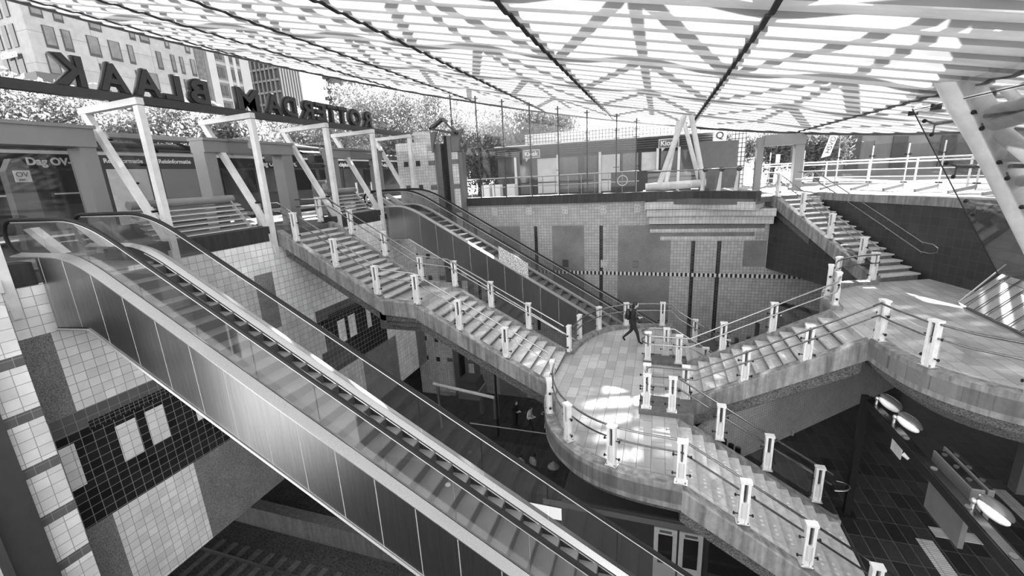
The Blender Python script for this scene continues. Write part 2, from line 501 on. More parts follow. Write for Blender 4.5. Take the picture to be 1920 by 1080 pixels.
for a, b in ((4.75, 5.3), (6.85, 11.5), (14.3, 17.75)):
    struct(MB().box(WX-0.5, WX+0.02, a, b, -0.26, 0.22).build('trim_2', 'coping_stone', bevel=0.01), 'dark stone coping on the left wall')
# near pier with larger pale tiles
PX = -11.0
pier = struct(MB().box(PX-1.3, PX, 3.62, 4.22, -12.7, -0.35).build('wall_pier', 'tile_pier', org=(PX, 3.9, -12)))
z = -1.33
for zz in (-1.27, -2.32, -3.37, -4.42, -5.47, -6.52):
    MB().box(PX-0.05, PX+0.004, 3.62, 4.22, zz-0.21, zz).build('grey_tile_band', 'tile_grey_side', pier)
struct(MB().box(PX-1.3, PX+0.25, 3.05, 3.62, -12.7, 0.1).build('wall_pier_dark', 'dark_grey'))
tag(MB().box(PX+0.3, PX+0.42, 2.92, 3.05, -12.7, -0.2).build('downpipe', 'steel_bright'), 'bright steel strip beside the near tiled pier', 'post')

# ---------------------------------------------------------------- back wall (plane y = 22.8)
BY = 22.8
wb = struct(MB().box(WX-0.2, 7.6, BY, BY+0.8, -12.5, -0.08).build('wall_back', 'tile_back', org=(-3, BY, -12.5)))
def bpanel(name, x0, x1, z0, z1, mat, t, parent=wb):
    return MB().box(x0, x1, BY-t, BY+0.05, z0, z1).build(name, mat, parent)
for a, b, zt, zb in ((-8.93, -7.18, -1.24, -12.0), (-5.4, -3.67, -1.24, -7.2), (-1.93, 0.6, -1.27, -7.2)):
    bpanel('terrazzo_panel', a, b, zb, zt, 'terrazzo_back', 0.004)
bpanel('terrazzo_panel', 3.85, 4.8, -3.3, -2.05, 'terrazzo_back', 0.004)
for a, zt in ((-9.9, -1.26), (-6.38, -1.26), (-2.89, -1.26), (1.55, -2.06), (2.71, -2.06)):
    bpanel('dark_tile_stripe', a, a+0.18, -7.2, zt, 'tile_stripe', 0.006)
def checker():
    m, nt, out = new_mat('checker_band')
    p = principled(nt, out, 0.5, 0.3)
    g = node(nt, 'ShaderNodeNewGeometry'); sp = node(nt, 'ShaderNodeSeparateXYZ')
    nt.links.new(g.outputs['Position'], sp.inputs[0])
    k = math_n(nt, 'LESS_THAN', math_n(nt, 'FRACT', math_n(nt, 'DIVIDE', sp.outputs[0], 0.204)), 0.5)
    nt.links.new(ramp(nt, k, 0.02, 0.62, 0, 1), p.inputs['Base Color'])
checker()
bpanel('checker_tile_band', -9.5, 7.2, -3.85, -3.67, 'checker_band', 0.009)
for a in (-8.6, -6.63, -4.66, -2.69, -1.03):
    o = bpanel('anchor_plate', a-0.15, a+0.15, -0.62, -0.24, 'plate_pale', 0.03)
    for q, w in ((-0.07, -0.35), (0.07, -0.35), (-0.07, -0.52), (0.07, -0.52)):
        MB().tube([(a+q, BY-0.045, w), (a+q, BY-0.02, w)], 0.022, 8).build('bolt', 'dark_grey', o)
for a, mt in ((-4.69, 'dark_grey'), (-2.66, 'plate_pale'), (-1.06, 'mid_grey')):
    o = bpanel('anchor_plate', a-0.16, a+0.16, -3.46, -3.06, mt, 0.03)
    for q, w in ((-0.07, -0.16), (0.07, -0.16), (-0.07, 0.14), (0.07, 0.14)):
        MB().tube([(a+q, BY-0.045, -3.26+w), (a+q, BY-0.02, -3.26+w)], 0.022, 8).build('bolt', 'black_paint', o)
# stepped cornices under the right end of the street edge
def band(name, pts, depth, z0, z1, mat):
    poly = [(x, y, z0) for x, y in pts]
    return MB().prism(poly, (0, 0, z1-z0)).build(name, mat, wb)
band('tiled_cornice', [(-0.66, 22.9), (-0.66, 22.3), (1.5, 22.2), (3.8, 20.75), (4.4, 22.2), (4.4, 22.9)], 0, -0.46, -0.12, 'tile_light_back')
band('painted_shadow_strip', [(-0.6, 22.9), (-0.6, 22.5), (1.5, 22.4), (4.3, 21.9), (4.3, 22.9)], 0, -0.51, -0.46, 'dark_grey')  # solid dark strips here paint in the shadow under each cornice overhang
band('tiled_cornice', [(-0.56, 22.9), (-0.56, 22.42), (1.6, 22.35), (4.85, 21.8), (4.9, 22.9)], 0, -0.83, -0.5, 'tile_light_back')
band('painted_shadow_strip', [(-0.5, 22.9), (-0.5, 22.6), (1.6, 22.52), (4.8, 22.1), (4.8, 22.9)], 0, -0.88, -0.83, 'dark_grey')
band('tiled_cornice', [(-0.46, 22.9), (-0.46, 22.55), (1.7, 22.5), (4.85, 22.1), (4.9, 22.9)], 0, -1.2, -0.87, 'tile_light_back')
band('painted_shadow_strip', [(-0.42, 22.9), (-0.42, 22.7), (4.7, 22.7), (4.7, 22.9)], 0, -1.25, -1.2, 'dark_grey')
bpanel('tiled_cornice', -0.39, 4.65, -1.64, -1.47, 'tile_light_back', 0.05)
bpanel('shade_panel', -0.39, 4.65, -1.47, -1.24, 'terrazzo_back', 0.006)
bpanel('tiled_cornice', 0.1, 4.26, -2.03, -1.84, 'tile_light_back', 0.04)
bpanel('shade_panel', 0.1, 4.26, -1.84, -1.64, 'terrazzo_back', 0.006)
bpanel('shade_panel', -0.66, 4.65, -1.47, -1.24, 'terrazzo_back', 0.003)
cp = MB().sweep([(-10.9, 22.72, -0.08), (-0.65, 22.6, -0.08), (1.5, 22.45, -0.1), (3.82, 20.85, -0.12)], [(0, 0), (0, 0.44), (-0.5, 0.44), (-0.5, 0)])
struct(cp.build('trim_3', 'coping_stone'), 'dark stained stone coping along the street edge above the back wall')

# wall under the upper right stair, side wall right of it
d5 = Vector((0.43, -0.903, 0)); n5 = Vector((0.903, 0.43, 0))
A5 = Vector((4.78, 22.35, 0)); W5 = 2.1
LW = A5 + d5*5.32
struct(MB().prism([(4.85, 22.8, -3.35), (7.0, 18.0, -3.35), (7.0, 18.0, -2.2), (4.85, 22.8, -0.35)], n5*0.3).build('wall_stair', 'tile_darkwall'))
rw = [(6.55, 23.3), (8.92, 18.25), (9.32, 16.6), (9.75, 13.5), (9.9, 8.0)]
struct(MB().sweep([(x, y, L3-0.4) for x, y in rw], [(0, 0), (0, 2.95), (-0.4, 2.95), (-0.4, 0)]).build('wall_right', 'tile_darkwall'))
struct(MB().sweep([(x, y, -0.24) for x, y in rw], [(0.06, 0), (0.06, 0.3), (-0.55, 0.3), (-0.55, 0)]).build('trim_4', 'concrete'), 'pale concrete edge along the top of the right wall')
# diagonal pale tiled wall at hall level
tiles('tile_diag', 0.5, 0.26, 'xz', (0.072, 0.1), 0.012, var=0.08)
struct(MB().prism([(0.9, 11.35, HALL), (9.4, 19.6, HALL), (9.4, 19.6, -3.2), (4.7, 15.05, -3.7), (3.0, 13.4, -4.9), (0.9, 11.35, -5.85)], (-0.12, 0.12, 0)).build('wall_diagonal', 'tile_diag'))
# big dark post + window of the hall behind (seen past the L2 landing)

# ---------------------------------------------------------------- square-dotted tiled column by the far escalator
def dotted_column():
    t = thing('tiled_column', 'tall pale tiled column with dark square dots beside the far escalator top', 'column', (-12.2, 22.0, -12.5))
    MB().box(-13.9, -12.65, 22.0, 23.0, -12.5, 3.45).build('side_shaft', 'tile_column', t)
    MB().box(-12.65, -11.95, 21.9, 23.0, -12.5, 3.95).build('tall_shaft', 'tile_column', t)
    MB().box(-11.95, -11.6, 22.0, 23.0, -12.5, 2.95).build('corner_shaft', 'tile_column', t)
    MB().box(-11.6, -11.25, 22.15, 23.0, -12.5, 3.3).build('metal_jamb', 'mid_grey', t)
    MB().box(-11.25, -10.95, 22.4, 23.0, -12.5, 3.3).build('recess', 'tile_stripe', t)
    MB().box(-10.95, -10.78, 22.0, 22.2, -12.5, 3.65).build('black_mast', 'black_paint', t)
    MB().box(-10.78, -10.55, 22.0, 22.6, -12.5, 3.65).build('metal_jamb', 'mid_grey', t)
    MB().box(-10.55, -10.2, 22.0, 23.0, -12.5, 2.8).build('corner_shaft', 'tile_column', t)
    for k in range(10):
        z = 2.35-k*1.28
        for x in ((-13.35, -12.5) if k != 0 else (-13.35, -12.55)):
            if z < -9.5: continue
            y = 22.0 if x < -13 else 21.9
            MB().box(x-0.13, x+0.13, y-0.006, y+0.05, z-0.15, z+0.13).build('dark_square', 'tile_stripe', t)
        for (a, b) in ((-11.95, -11.6), (-10.55, -10.2)):
            MB().box(a, b, 21.993, 22.05, z-0.15, z+0.1).build('dark_band', 'mid_grey', t)
    # roof bracket: triangular cap with two curved horns
    a, b, c = Vector((-11.62, 21.95, 4.05)), Vector((-10.08, 21.95, 3.7)), Vector((-10.85, 21.95, 4.5))
    cap = MB()
    for p, q in ((a, b), (b, c), (c, a)): cap.bar(p, q, 0.35, 0.11, (0, 0, 1))
    cap.build('triangle_cap', 'dark_grey', t)
    for s, x in ((-1, -11.6), (1, -10.4)):
        prof = []
        for k in range(7):
            u = k/6
            prof.append((x+(0.0 if s < 0 else 0.28)+s*(0.0+0.0)+(-0.12 if s < 0 else 0.12)*0+0.32*(u**2)*(1 if s < 0 else 1)*(1 if s > 0 else 1), 21.97, 2.85+1.05*u))
        poly = [(x-0.1, 21.97, 2.85)]+prof+[(x-0.1, 21.97, 3.9)]
        MB().prism(poly, (0, 0.15, 0)).build('horn_plate', 'mid_grey', t)
dotted_column()

# ================================================================ LANDINGS AND STAIRS
def offset_scale(poly, k, c):
    return [(c[0]+(x-c[0])*k, c[1]+(y-c[1])*k) for x, y in poly]
near2 = [(v.x, v.y) for v in catmull([(-3.0, 11.5, 0), (-2.86, 10.6, 0), (-2.5, 9.55, 0), (-1.95, 8.8, 0), (-1.25, 8.3, 0), (-0.4, 8.05, 0), (0.62, 7.95, 0)], 5)]
far2 = [(x, 25.8-y) for x, y in near2]
out2 = near2+[(0.62, 10.9), (1.0, 11.5), (1.0, 14.3), (0.62, 14.9)]+far2[::-1]
def landing(name, label, poly, z, cen, slabmat='floor_pale', layers=((0.28, 0.9, 0.5), (0.5, 0.74, 0.32), (0.8, 0.58, 0.2))):
    t = thing(name, label, 'landing', (cen[0], cen[1], z-0.5))
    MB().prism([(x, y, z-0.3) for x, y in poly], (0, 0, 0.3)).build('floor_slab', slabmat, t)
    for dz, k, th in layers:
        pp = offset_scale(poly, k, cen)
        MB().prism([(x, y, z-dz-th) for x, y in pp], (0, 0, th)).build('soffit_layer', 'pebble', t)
    return t
KP = [(0, -0.42), (0, 0.12), (-0.3, 0.12), (-0.3, -0.05), (-0.24, -0.42)]    # kerb, travel with the open side on the right
KPR = [(-l, u) for l, u in KP][::-1]
lt = landing('curved_landing', 'pale paved round landing where the woman walks', out2, L2, (-0.6, 12.9))
MB().sweep([(x, y, L2) for x, y in near2], KP).build('kerb', 'concrete', lt)
MB().sweep([(x, y, L2) for x, y in far2], KPR).build('kerb', 'concrete', lt)
MB().sweep([(x*1.0, y, L2-0.36) for x, y in near2], [(-0.05, 0), (-0.12, -0.22), (-0.5, -0.3), (-0.6, -0.52), (-1.2, -0.6), (-1.3, 0)]).build('soffit_edge', 'pebble', lt)
# plinths that carry the two rail loops
MB().box(-0.34, 1.02, 10.75, 11.62, L2-0.35, L2+0.13).build('plinth', 'dark_concrete', lt, bevel=0.02)
MB().box(-0.34, 1.02, 13.98, 14.62, L2-0.35, L2+0.13).build('plinth', 'dark_concrete', lt, bevel=0.02)

near3 = [(v.x, v.y) for v in catmull([(4.72, 11.5, 0), (4.8, 10.8, 0), (4.98, 10.1, 0), (5.35, 9.5, 0), (5.95, 9.0, 0), (6.9, 8.6, 0), (8.2, 8.3, 0), (9.9, 8.1, 0)], 5)]
far3 = [(v.x, v.y) for v in catmull([(4.72, 14.05, 0), (4.85, 15.3, 0), (5.35, 16.45, 0), (6.15, 17.25, 0), (7.0, 17.55, 0)], 5)]
out3 = near3+[(9.75, 13.5), (9.32, 16.6), (8.9, 18.3)]+far3[::-1]
lt3 = landing('upper_landing', 'large pale paved landing on the right below the exit stair', out3, L3, (7.6, 12.9),
              layers=((0.28, 0.96, 0.3), (0.5, 0.86, 0.4)))
MB().sweep([(x, y, L3) for x, y in near3], KP).build('kerb', 'concrete', lt3)
MB().sweep([(x, y, L3) for x, y in far3], KPR).build('kerb', 'concrete', lt3)
MB().sweep([(x, y, L3-0.36) for x, y in near3], [(-0.06, 0), (-0.14, -0.28), (-0.4, -0.34), (-0.55, -0.62), (-1.4, -0.75), (-1.5, 0)]).build('soffit_edge', 'pebble', lt3)

def stair(name, label, p0, d, wvec, n, rise, run, near=True, far=True, studs=True, soffit=True, ext=(0.1, 0.1), ko=0.05):
    """p0 = top edge on the 'near' side, d = downhill, wvec = across to the far side"""
    d = Vector((d[0], d[1], 0)).normalized(); w = Vector((wvec[0], wvec[1], 0)); W = w.length; wn = w.normalized()
    p0 = Vector(p0); t = thing(name, label, 'staircase', tuple(p0+d*run*n/2+w/2-Vector((0, 0, rise*n))))
    tr = run
    k0 = 0.24
    for k in range(1, n):
        z = p0.z-k*rise; s0 = (k-1)*tr; s1 = k*tr
        c = p0+wn*(W/2)
        m = MB()
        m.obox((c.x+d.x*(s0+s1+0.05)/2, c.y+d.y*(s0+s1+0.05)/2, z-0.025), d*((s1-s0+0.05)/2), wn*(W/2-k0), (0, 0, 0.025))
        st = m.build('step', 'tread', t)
        MB().obox((c.x+d.x*(s0+s1-0.03)/2, c.y+d.y*(s0+s1-0.03)/2, z-0.05-rise/2-0.04), d*((s1-s0-0.03)/2), wn*(W/2-k0), (0, 0, rise/2+0.04)).build('riser', 'riser_shaded', st)
        if studs:
            for g in (-0.42, 0.42) if studs == 2 else (0.0,):
                for q in (-0.12, 0, 0.12):
                    cc = c+d*(s1-0.06)+wn*(g*W*0.5+q)
                    MB().tube([(cc.x, cc.y, z-0.004), (cc.x, cc.y, z+0.006)], 0.032, 10).build('stud', 'sticker', st)
    L = tr*(n-1)
    sl = -rise/tr
    for side, want in ((0, near), (1, far)):
        if not want: continue
        base = p0 + (w if side else Vector((0, 0, 0)))
        a = base-d*ext[0]; b = base+d*(L+ext[1])
        a.z = p0.z+ko+ext[0]*0; b.z = p0.z+ko+sl*(L)
        top = base.copy(); top.z = p0.z+ko
        # lateral: body goes toward the middle of the flight
        sgn = 1 if (Vector((d.y, -d.x, 0)).dot(wn) > 0) == (side == 0) else -1
        prof = [(0, -0.5), (0, -0.03), (sgn*0.03, 0.0), (sgn*0.24, 0.0), (sgn*0.26, -0.5)]
        pts = [a, top, base+d*L]
        pts[2].z = b.z
        if ext[1] > 1e-4: pts.append(b.copy())
        if ext[0] < 1e-4: pts = pts[1:]
        MB().sweep(pts, prof).build('stringer', 'concrete', t)
    if soffit:
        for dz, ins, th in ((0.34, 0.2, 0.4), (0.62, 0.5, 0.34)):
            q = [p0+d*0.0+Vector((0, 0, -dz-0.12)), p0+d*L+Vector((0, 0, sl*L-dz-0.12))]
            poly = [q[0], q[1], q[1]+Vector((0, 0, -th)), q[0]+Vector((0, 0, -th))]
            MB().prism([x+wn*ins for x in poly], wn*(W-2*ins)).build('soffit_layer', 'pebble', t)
    return t
# flight from the street down to the small landing, and on to the round landing
stair('staircase', 'upper flight of the left stair, between the two escalators', (-12.2, 11.5, 0), (1, 0), (0, 2.8), 14, 2.4/14, 0.287, studs=False, ext=(0.12, 0.0))
ml = thing('stair_landing', 'small half landing midway down the left stair', 'landing', (-7.85, 12.9, -2.9))
MB().box(-8.48, -7.18, 11.6, 14.2, -2.68, -2.4).build('floor_slab', 'floor_pale', ml)
for y, s in ((11.5, 1), (14.3, -1)):
    MB().sweep([(-8.47, y, -2.23), (-7.2, y, -2.3)], [(0, -0.5), (0, -0.03), (-s*0.03, 0), (-s*0.24, 0), (-s*0.26, -0.5)]).build('kerb', 'concrete', ml)
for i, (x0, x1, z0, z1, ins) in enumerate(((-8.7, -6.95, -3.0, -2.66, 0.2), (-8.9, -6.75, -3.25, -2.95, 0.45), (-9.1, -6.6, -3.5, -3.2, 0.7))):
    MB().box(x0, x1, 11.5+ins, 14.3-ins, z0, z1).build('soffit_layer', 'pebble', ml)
stair('staircase', 'lower flight of the left stair, ending on the round landing', (-7.2, 11.5, -2.4), (1, 0), (0, 2.8), 14, 2.4/14, 0.322, studs=1, ext=(0.0, 0.05))
stair('staircase', 'right flight climbing from the round landing to the large upper landing', (4.72, 14.05, L3), (-1, 0), (0, -2.55), 13, 2.1/13, 0.305, studs=2, ext=(0.02, 0.05))
stair('staircase', 'near flight going down from the round landing toward the dark hall floor', (0.62, 7.95, L2), (1, 0), (0, 2.95), 14, 2.4/14, 0.283, studs=2, ext=(0.0, 0.1))
stair('staircase', 'far flight going down behind the right flight', (0.62, 14.65, L2), (1, 0), (0, 3.1), 14, 2.4/14, 0.283, studs=1, ext=(0.0, 0.1))
stair('staircase', 'exit stair on the right climbing from the large landing to the street', tuple(A5), tuple(d5.xy), tuple((n5*W5).xy), 16, 2.7/16, 0.345, far=False, studs=False, ext=(0.75, 0.1))

# ================================================================ RAILINGS WITH BEACON POSTS
def post_mesh():
    """one post in local axes: x along the railing, y across; returns prototypes"""
    P = {}
    a = MB()
    for s in (-1, 1):
        a.obox((s*0.062, 0, 0.49), (0.028, 0, 0), (0, 0.06, 0), (0, 0, 0.47))
    a.obox((0, 0, 0.24), (0.03, 0, 0), (0, 0.045, 0), (0, 0, 0.22))
    P['frame'] = a
    b = MB().obox((0, 0, 0.945), (0.105, 0, 0), (0, 0.075, 0), (0, 0, 0.022)); P['cap'] = b
    c = MB().tube([(0, -0.035, 0.17), (0, -0.035, 0.5)], 0.062, 12); P['diffuser'] = c
    e = MB().obox((0, 0, 0.7), (0.012, 0, 0), (0, 0.03, 0), (0, 0, 0.2)); P['slot'] = e
    f = MB().obox((0, 0, 0.012), (0.125, 0, 0), (0, 0.09, 0), (0, 0, 0.012))
    for s in (-1, 1):
        for q in (-1, 1):
            f.obox((s*0.085, q*0.06, 0.045), (0.012, 0, 0), (0, 0.012, 0), (0, 0, 0.03))
    P['base_plate'] = f
    P['clamp'] = MB().tube([(0.0, 0.0, 0), (0.07, 0.0, 0)], 0.012, 6).ball((0.075, 0, 0), 0.022, 0.034, 0.034, 8, 6)
    out = {}
    for k, (mb, mat) in {'frame': (P['frame'], 'post_white'), 'cap': (P['cap'], 'post_white'), 'diffuser': (P['diffuser'], 'diffuser'),
                         'slot': (P['slot'], 'slot'), 'base_plate': (P['base_plate'], 'steel_bright'), 'clamp': (P['clamp'], 'black_paint')}.items():
        o = mb.build(k, mat, None, org=(0, 0, 0)); out[k] = o.data
        bpy.data.objects.remove(o)
    return out
PM = post_mesh()
def add_post(parent, x, y, z, ang, h=1.0):
    po = bpy.data.objects.new('post', PM['frame']); C.objects.link(po); po.parent = parent
    po.location = Vector((x, y, z))-ORG[parent.name]; po.rotation_euler = (0, 0, ang); po.scale = (1, 1, h)
    for k in ('cap', 'diffuser', 'slot', 'base_plate'):
        q = bpy.data.objects.new({'cap': 'post_cap', 'diffuser': 'lamp_diffuser', 'slot': 'lamp_slot', 'base_plate': 'base_plate'}[k], PM[k])
        C.objects.link(q); q.parent = po
    for s in (0, 1):
        for zz in (0.2, 0.62):
            q = bpy.data.objects.new('glass_clamp', PM['clamp']); C.objects.link(q); q.parent = po
            q.location = ((0.09, -0.09)[s], 0, zz); q.rotation_euler = (0, 0, PI*s)
    return po
def along(path, t):
    """point and plan direction at arc fraction"""
    L = [0]
    for a, b in zip(path, path[1:]): L.append(L[-1]+(b-a).length)
    s = t*L[-1]
    for i in range(len(path)-1):
        if s <= L[i+1]+1e-9:
            u = (s-L[i])/max(1e-9, L[i+1]-L[i])
            return path[i].lerp(path[i+1], u), (path[i+1]-path[i])
    return path[-1], path[-1]-path[-2]
def shift(path, off):
    out = []
    for i, p in enumerate(path):
        d = (path[min(i+1, len(path)-1)]-path[max(i-1, 0)]); d.z = 0
        if d.length < 1e-6: d = Vector((1, 0, 0))
        d.normalize()
        out.append(p+Vector((-d.y*off, d.x*off, 0)))
    return out
def railing(label, rail, posts, side, heights=(0.9, 0.62), glasses=True, group=None, r=0.024, ends=(), railz=0.0):
    """rail: list of 3-D points at kerb-top level; posts: list of (x,y,z,angle)"""
    rail = [Vector(p) for p in rail]
    t = thing('railing', label, 'railing', tuple(rail[len(rail)//2]), group)
    rl = shift(rail, side*0.1)
    for i, h in enumerate(heights):
        pts = [p+Vector((0, 0, h)) for p in rl]
        MB().tube(pts, r if i == 0 else r*0.85, 8).build('upper_handrail' if i == 0 else 'lower_handrail', 'steel_rail', t, smooth=True)
    for p in posts:
        add_post(t, *p)
    if glasses:
        for a, b in zip(posts, posts[1:]):
            pa, pb = Vector(a[:3]), Vector(b[:3])
            # follow the rail path between the two posts
            seg = [pa]
            L = (pb-pa).xy.length
            ia = min(range(len(rail)), key=lambda i: (rail[i]-pa).length); ib = min(range(len(rail)), key=lambda i: (rail[i]-pb).length)
            for q in (rail[ia:ib+1] if ia <= ib else rail[ib:ia+1][::-1]):
                ua = (q-pa).xy.length; ub = (q-pb).xy.length
                if ua > 0.15 and ub > 0.15 and ua < L and ub < L: seg.append(q)
            seg.append(pb)
            da = (seg[1]-seg[0]); db = (seg[-1]-seg[-2])
            seg[0] = seg[0]+da.normalized()*0.14; seg[-1] = seg[-1]-db.normalized()*0.14
            mb = MB().sweep(seg, [(-0.006, 0.1), (0.006, 0.1), (0.006, 0.72), (-0.006, 0.72)])
            mb.build('glass_pane', 'glass_clear', t)
    return t
def posts_on(path, fr):
    out = []
    for f in fr:
        p, d = along(path, f); out.append((p.x, p.y, p.z, math.atan2(d.y, d.x)))
    return out
def P3(*a): return [Vector(p) for p in a]

# left stair, near side (y = 11.62 line of posts)
kz = lambda x: 0.05-(x+12.2)*(2.4/14/0.287)
def zs1(x):
    if x < -12.2: return 0.05
    if x < -8.46: return 0.05-(x+12.2)*0.5973
    if x < -7.2: return -2.28
    return max(-2.35-(x+7.2)*0.5324, L2+0.12)
path = P3(*[(x, 11.62, zs1(x)) for x in (-13.2, -12.2, -8.5, -7.25, -3.0)])
railing('railing along the near edge of the left stair, from street to round landing', path,
        [(x, 11.62, zs1(x), 0) for x in (-13.0, -11.55, -10.09, -8.62, -7.18, -5.76, -4.28)], 1)
path = P3(*[(x, 14.17, zs1(x)) for x in (-13.9, -12.5, -12.2, -8.5, -7.25, -3.0)])
railing('railing along the far edge of the left stair, below the far escalator', path,
        [(x, 14.17, zs1(x), 0) for x in (-12.73, -11.33, -9.92, -8.46, -7.07, -5.68, -4.29)], -1)
KZ2 = L2+0.12
nk = [Vector((x, y, KZ2)) for x, y in [(v.x, v.y) for v in catmull([(-2.82, 11.42, 0), (-2.68, 10.5, 0), (-2.34, 9.6, 0), (-1.82, 8.92, 0), (-1.15, 8.42, 0), (-0.35, 8.18, 0), (0.6, 8.09, 0)], 5)]]
def zs3(x): return max(KZ2 - max(0, x-0.62)*0.606, HALL+0.05)
def nearest_post(path, x, y, z=None):
    best = min(range(len(path)), key=lambda i: (path[i].xy-Vector((x, y))).length)
    d = path[min(best+1, len(path)-1)]-path[max(best-1, 0)]
    return (x, y, path[best].z if z is None else z, math.atan2(d.y, d.x))
path = nk+[Vector((x, 8.09, zs3(x))) for x in (1.5, 2.5, 3.5, 4.3)]
railing('curved railing round the near edge of the round landing, running on down the near flight', path,
        [nearest_post(nk, -2.76, 11.25), nearest_post(nk, -2.58, 10.1), nearest_post(nk, -1.87, 8.97), nearest_post(nk, -0.79, 8.3), nearest_post(nk, 0.59, 8.09),
         (1.75, 8.09, zs3(1.75), 0), (2.9, 8.09, zs3(2.9), 0), (4.0, 8.09, zs3(4.0), 0)], 1)
fk = [Vector((p.x, 25.8-p.y, p.z)) for p in nk]
path = fk+[Vector((x, 17.6, max(KZ2-(x-0.45)*0.62, HALL))) for x in (0.9, 1.5, 2.5, 3.5, 4.3)]
railing('curved railing round the far edge of the round landing, running on down the far flight', path,
        [nearest_post(fk, -2.86, 14.25), nearest_post(fk, -2.7, 15.5), nearest_post(fk, -2.12, 16.62), nearest_post(fk, -1.12, 17.33), nearest_post(fk, 0.27, 17.6),
         (1.5, 17.6, KZ2-0.65, 0), (2.7, 17.6, KZ2-1.4, 0), (3.9, 17.6, KZ2-2.1, 0)], -1)
# loop between the right flight (near side) and the near flight going down
BZ = L2+0.13
def zs4(x): return min(BZ + max(0, x-1.05)*0.5296, L3+0.12)
up = [Vector((x, 11.62, zs4(x))) for x in (4.72, 3.9, 3.0, 2.0, 1.05)]
lower = [Vector((x, 10.85, zs3(x) if x > 0.62 else BZ)) for x in (0.0, 0.62, 1.5, 2.5, 3.5, 4.2)]
arc = [Vector((-0.02-0.28*math.sin(a), 11.235+0.385*math.cos(a), BZ)) for a in [PI*k/8 for k in range(9)]]
path = [Vector((8.6, 8.3, L3+0.12)), Vector((7.2, 8.62, L3+0.12)), Vector((6.1, 9.05, L3+0.12)), Vector((5.5, 9.52, L3+0.12)), Vector((5.1, 10.15, L3+0.12)), Vector((4.9, 10.85, L3+0.12)), Vector((4.82, 11.3, L3+0.12))]+up+arc+lower[1:]
ps = [nearest_post(path, 6.15, 9.1), nearest_post(path, 5.1, 10.0), nearest_post(path, 4.82, 11.35),
      (3.55, 11.62, zs4(3.55), 0), (2.23, 11.62, zs4(2.23), 0), (0.83, 11.62, BZ, 0), (-0.17, 11.55, BZ, 0)]
t = railing('railing of the right flight, near side, looping back down along the near flight', path, ps, 1)
for q in ((-0.15, 10.88, BZ, 0), (0.48, 10.85, BZ, 0), (1.64, 10.85, zs3(1.64), 0), (2.76, 10.85, zs3(2.76), 0), (3.89, 10.85, zs3(3.89), 0)): add_post(t, *q)
MB().box(0.6, 1.5, 10.844, 10.856, BZ-0.1, BZ+0.4)
for (xa, xb) in ((-0.03, 0.36), (0.62, 1.5), (1.78, 2.62), (2.9, 3.75)):
    MB().sweep([(xa, 10.85, zs3(xa)), (xb, 10.85, zs3(xb))], [(-0.006, 0.1), (0.006, 0.1), (0.006, 0.72), (-0.006, 0.72)]).build('glass_pane', 'glass_clear', t)
e = [Vector((4.2, 10.75, zs3(4.2)+0.9))]; 
e = [Vector((4.2, 10.75, zs3(4.2)+0.9)), Vector((4.42, 10.75, zs3(4.2)+0.86)), Vector((4.5, 10.75, zs3(4.2)+0.76)), Vector((4.42, 10.75, zs3(4.2)+0.66)), Vector((4.2, 10.75, zs3(4.2)+0.62))]
MB().tube(catmull(e, 5), 0.022, 8).build('rail_return', 'steel_rail', t, smooth=True)
# loop between the right flight (far side) and the far flight; runs on to the exit stair
up = [Vector((x, 13.95, zs4(x))) for x in (1.05, 2.0, 3.0, 3.9, 4.72)]
arc = [Vector((-0.02-0.28*math.sin(a), 14.25+0.3*math.cos(a), BZ)) for a in [PI*k/8 for k in range(9)]]
low6 = [Vector((x, 14.55, max(BZ-max(0, x-0.62)*0.62, HALL))) for x in (4.2, 3.5, 2.5, 1.5, 0.62)]
kk = [Vector((x, y, L3+0.12)) for x, y in [(v.x, v.y) for v in catmull([(4.86, 14.3, 0), (5.0, 15.25, 0), (5.45, 16.3, 0), (6.2, 17.05, 0), (6.95, 17.38, 0)], 4)]]
path = low6+arc+up+kk
t = railing('railing of the right flight, far side, curling round to the foot of the exit stair', path,
        [(-0.2, 14.05, BZ, 0), (0.75, 13.95, BZ, 0), (2.0, 13.95, zs4(2.0), 0), (3.3, 13.95, zs4(3.3), 0), nearest_post(kk, 4.86, 14.2),
         nearest_post(kk, 4.98, 15.2), nearest_post(kk, 5.6, 16.5), nearest_post(kk, 6.9, 17.36)], -1)
for q in ((0.37, 14.55, BZ, 0), (1.6, 14.55, BZ-0.6, 0), (2.9, 14.55, BZ-1.4, 0)): add_post(t, *q)
# exit stair, left side
sl5 = -(2.7/16)/0.345
def p5(s, lat=0.1):
    q = A5+d5*s+n5*lat; q.z = 0.05+sl5*max(0, min(s, 5.2)); return q
path = [p5(s) for s in (-0.9, 0, 1, 2, 3, 4, 5.15)]
a5 = math.atan2(d5.y, d5.x)
railing('railing on the left edge of the exit stair', path, [tuple(p5(s))+(a5,) for s in (0.15, 1.65, 3.15, 4.6)], 1, glasses=False)
def q5(s, h):
    q = A5+d5*s+n5*(W5-0.12); q.z = sl5*max(0, s)+h; return q
t = thing('wall_handrail', 'double tubular handrail fixed to the dark wall right of the exit stair', 'handrail', tuple(q5(3, 0.9)))
loop = [q5(-1.2, 0.95), q5(-0.1, 0.95)]+[q5(s, 0.95) for s in (1, 2, 3, 4, 5.0)]
e0 = q5(5.0, 0.95); e1 = q5(5.0, 0.66)
loop += [e0+d5*0.35+V(0, 0, -0.02), e0+d5*0.52+V(0, 0, -0.12), e0+d5*0.52+V(0, 0, -0.27), e0+d5*0.35+V(0, 0, -0.34)]
loop += [q5(s, 0.62) for s in (5.0, 4, 3, 2, 1, -0.1, -1.2)]
MB().tube(loop, 0.026, 8).build('handrail', 'steel_rail', t, smooth=True)
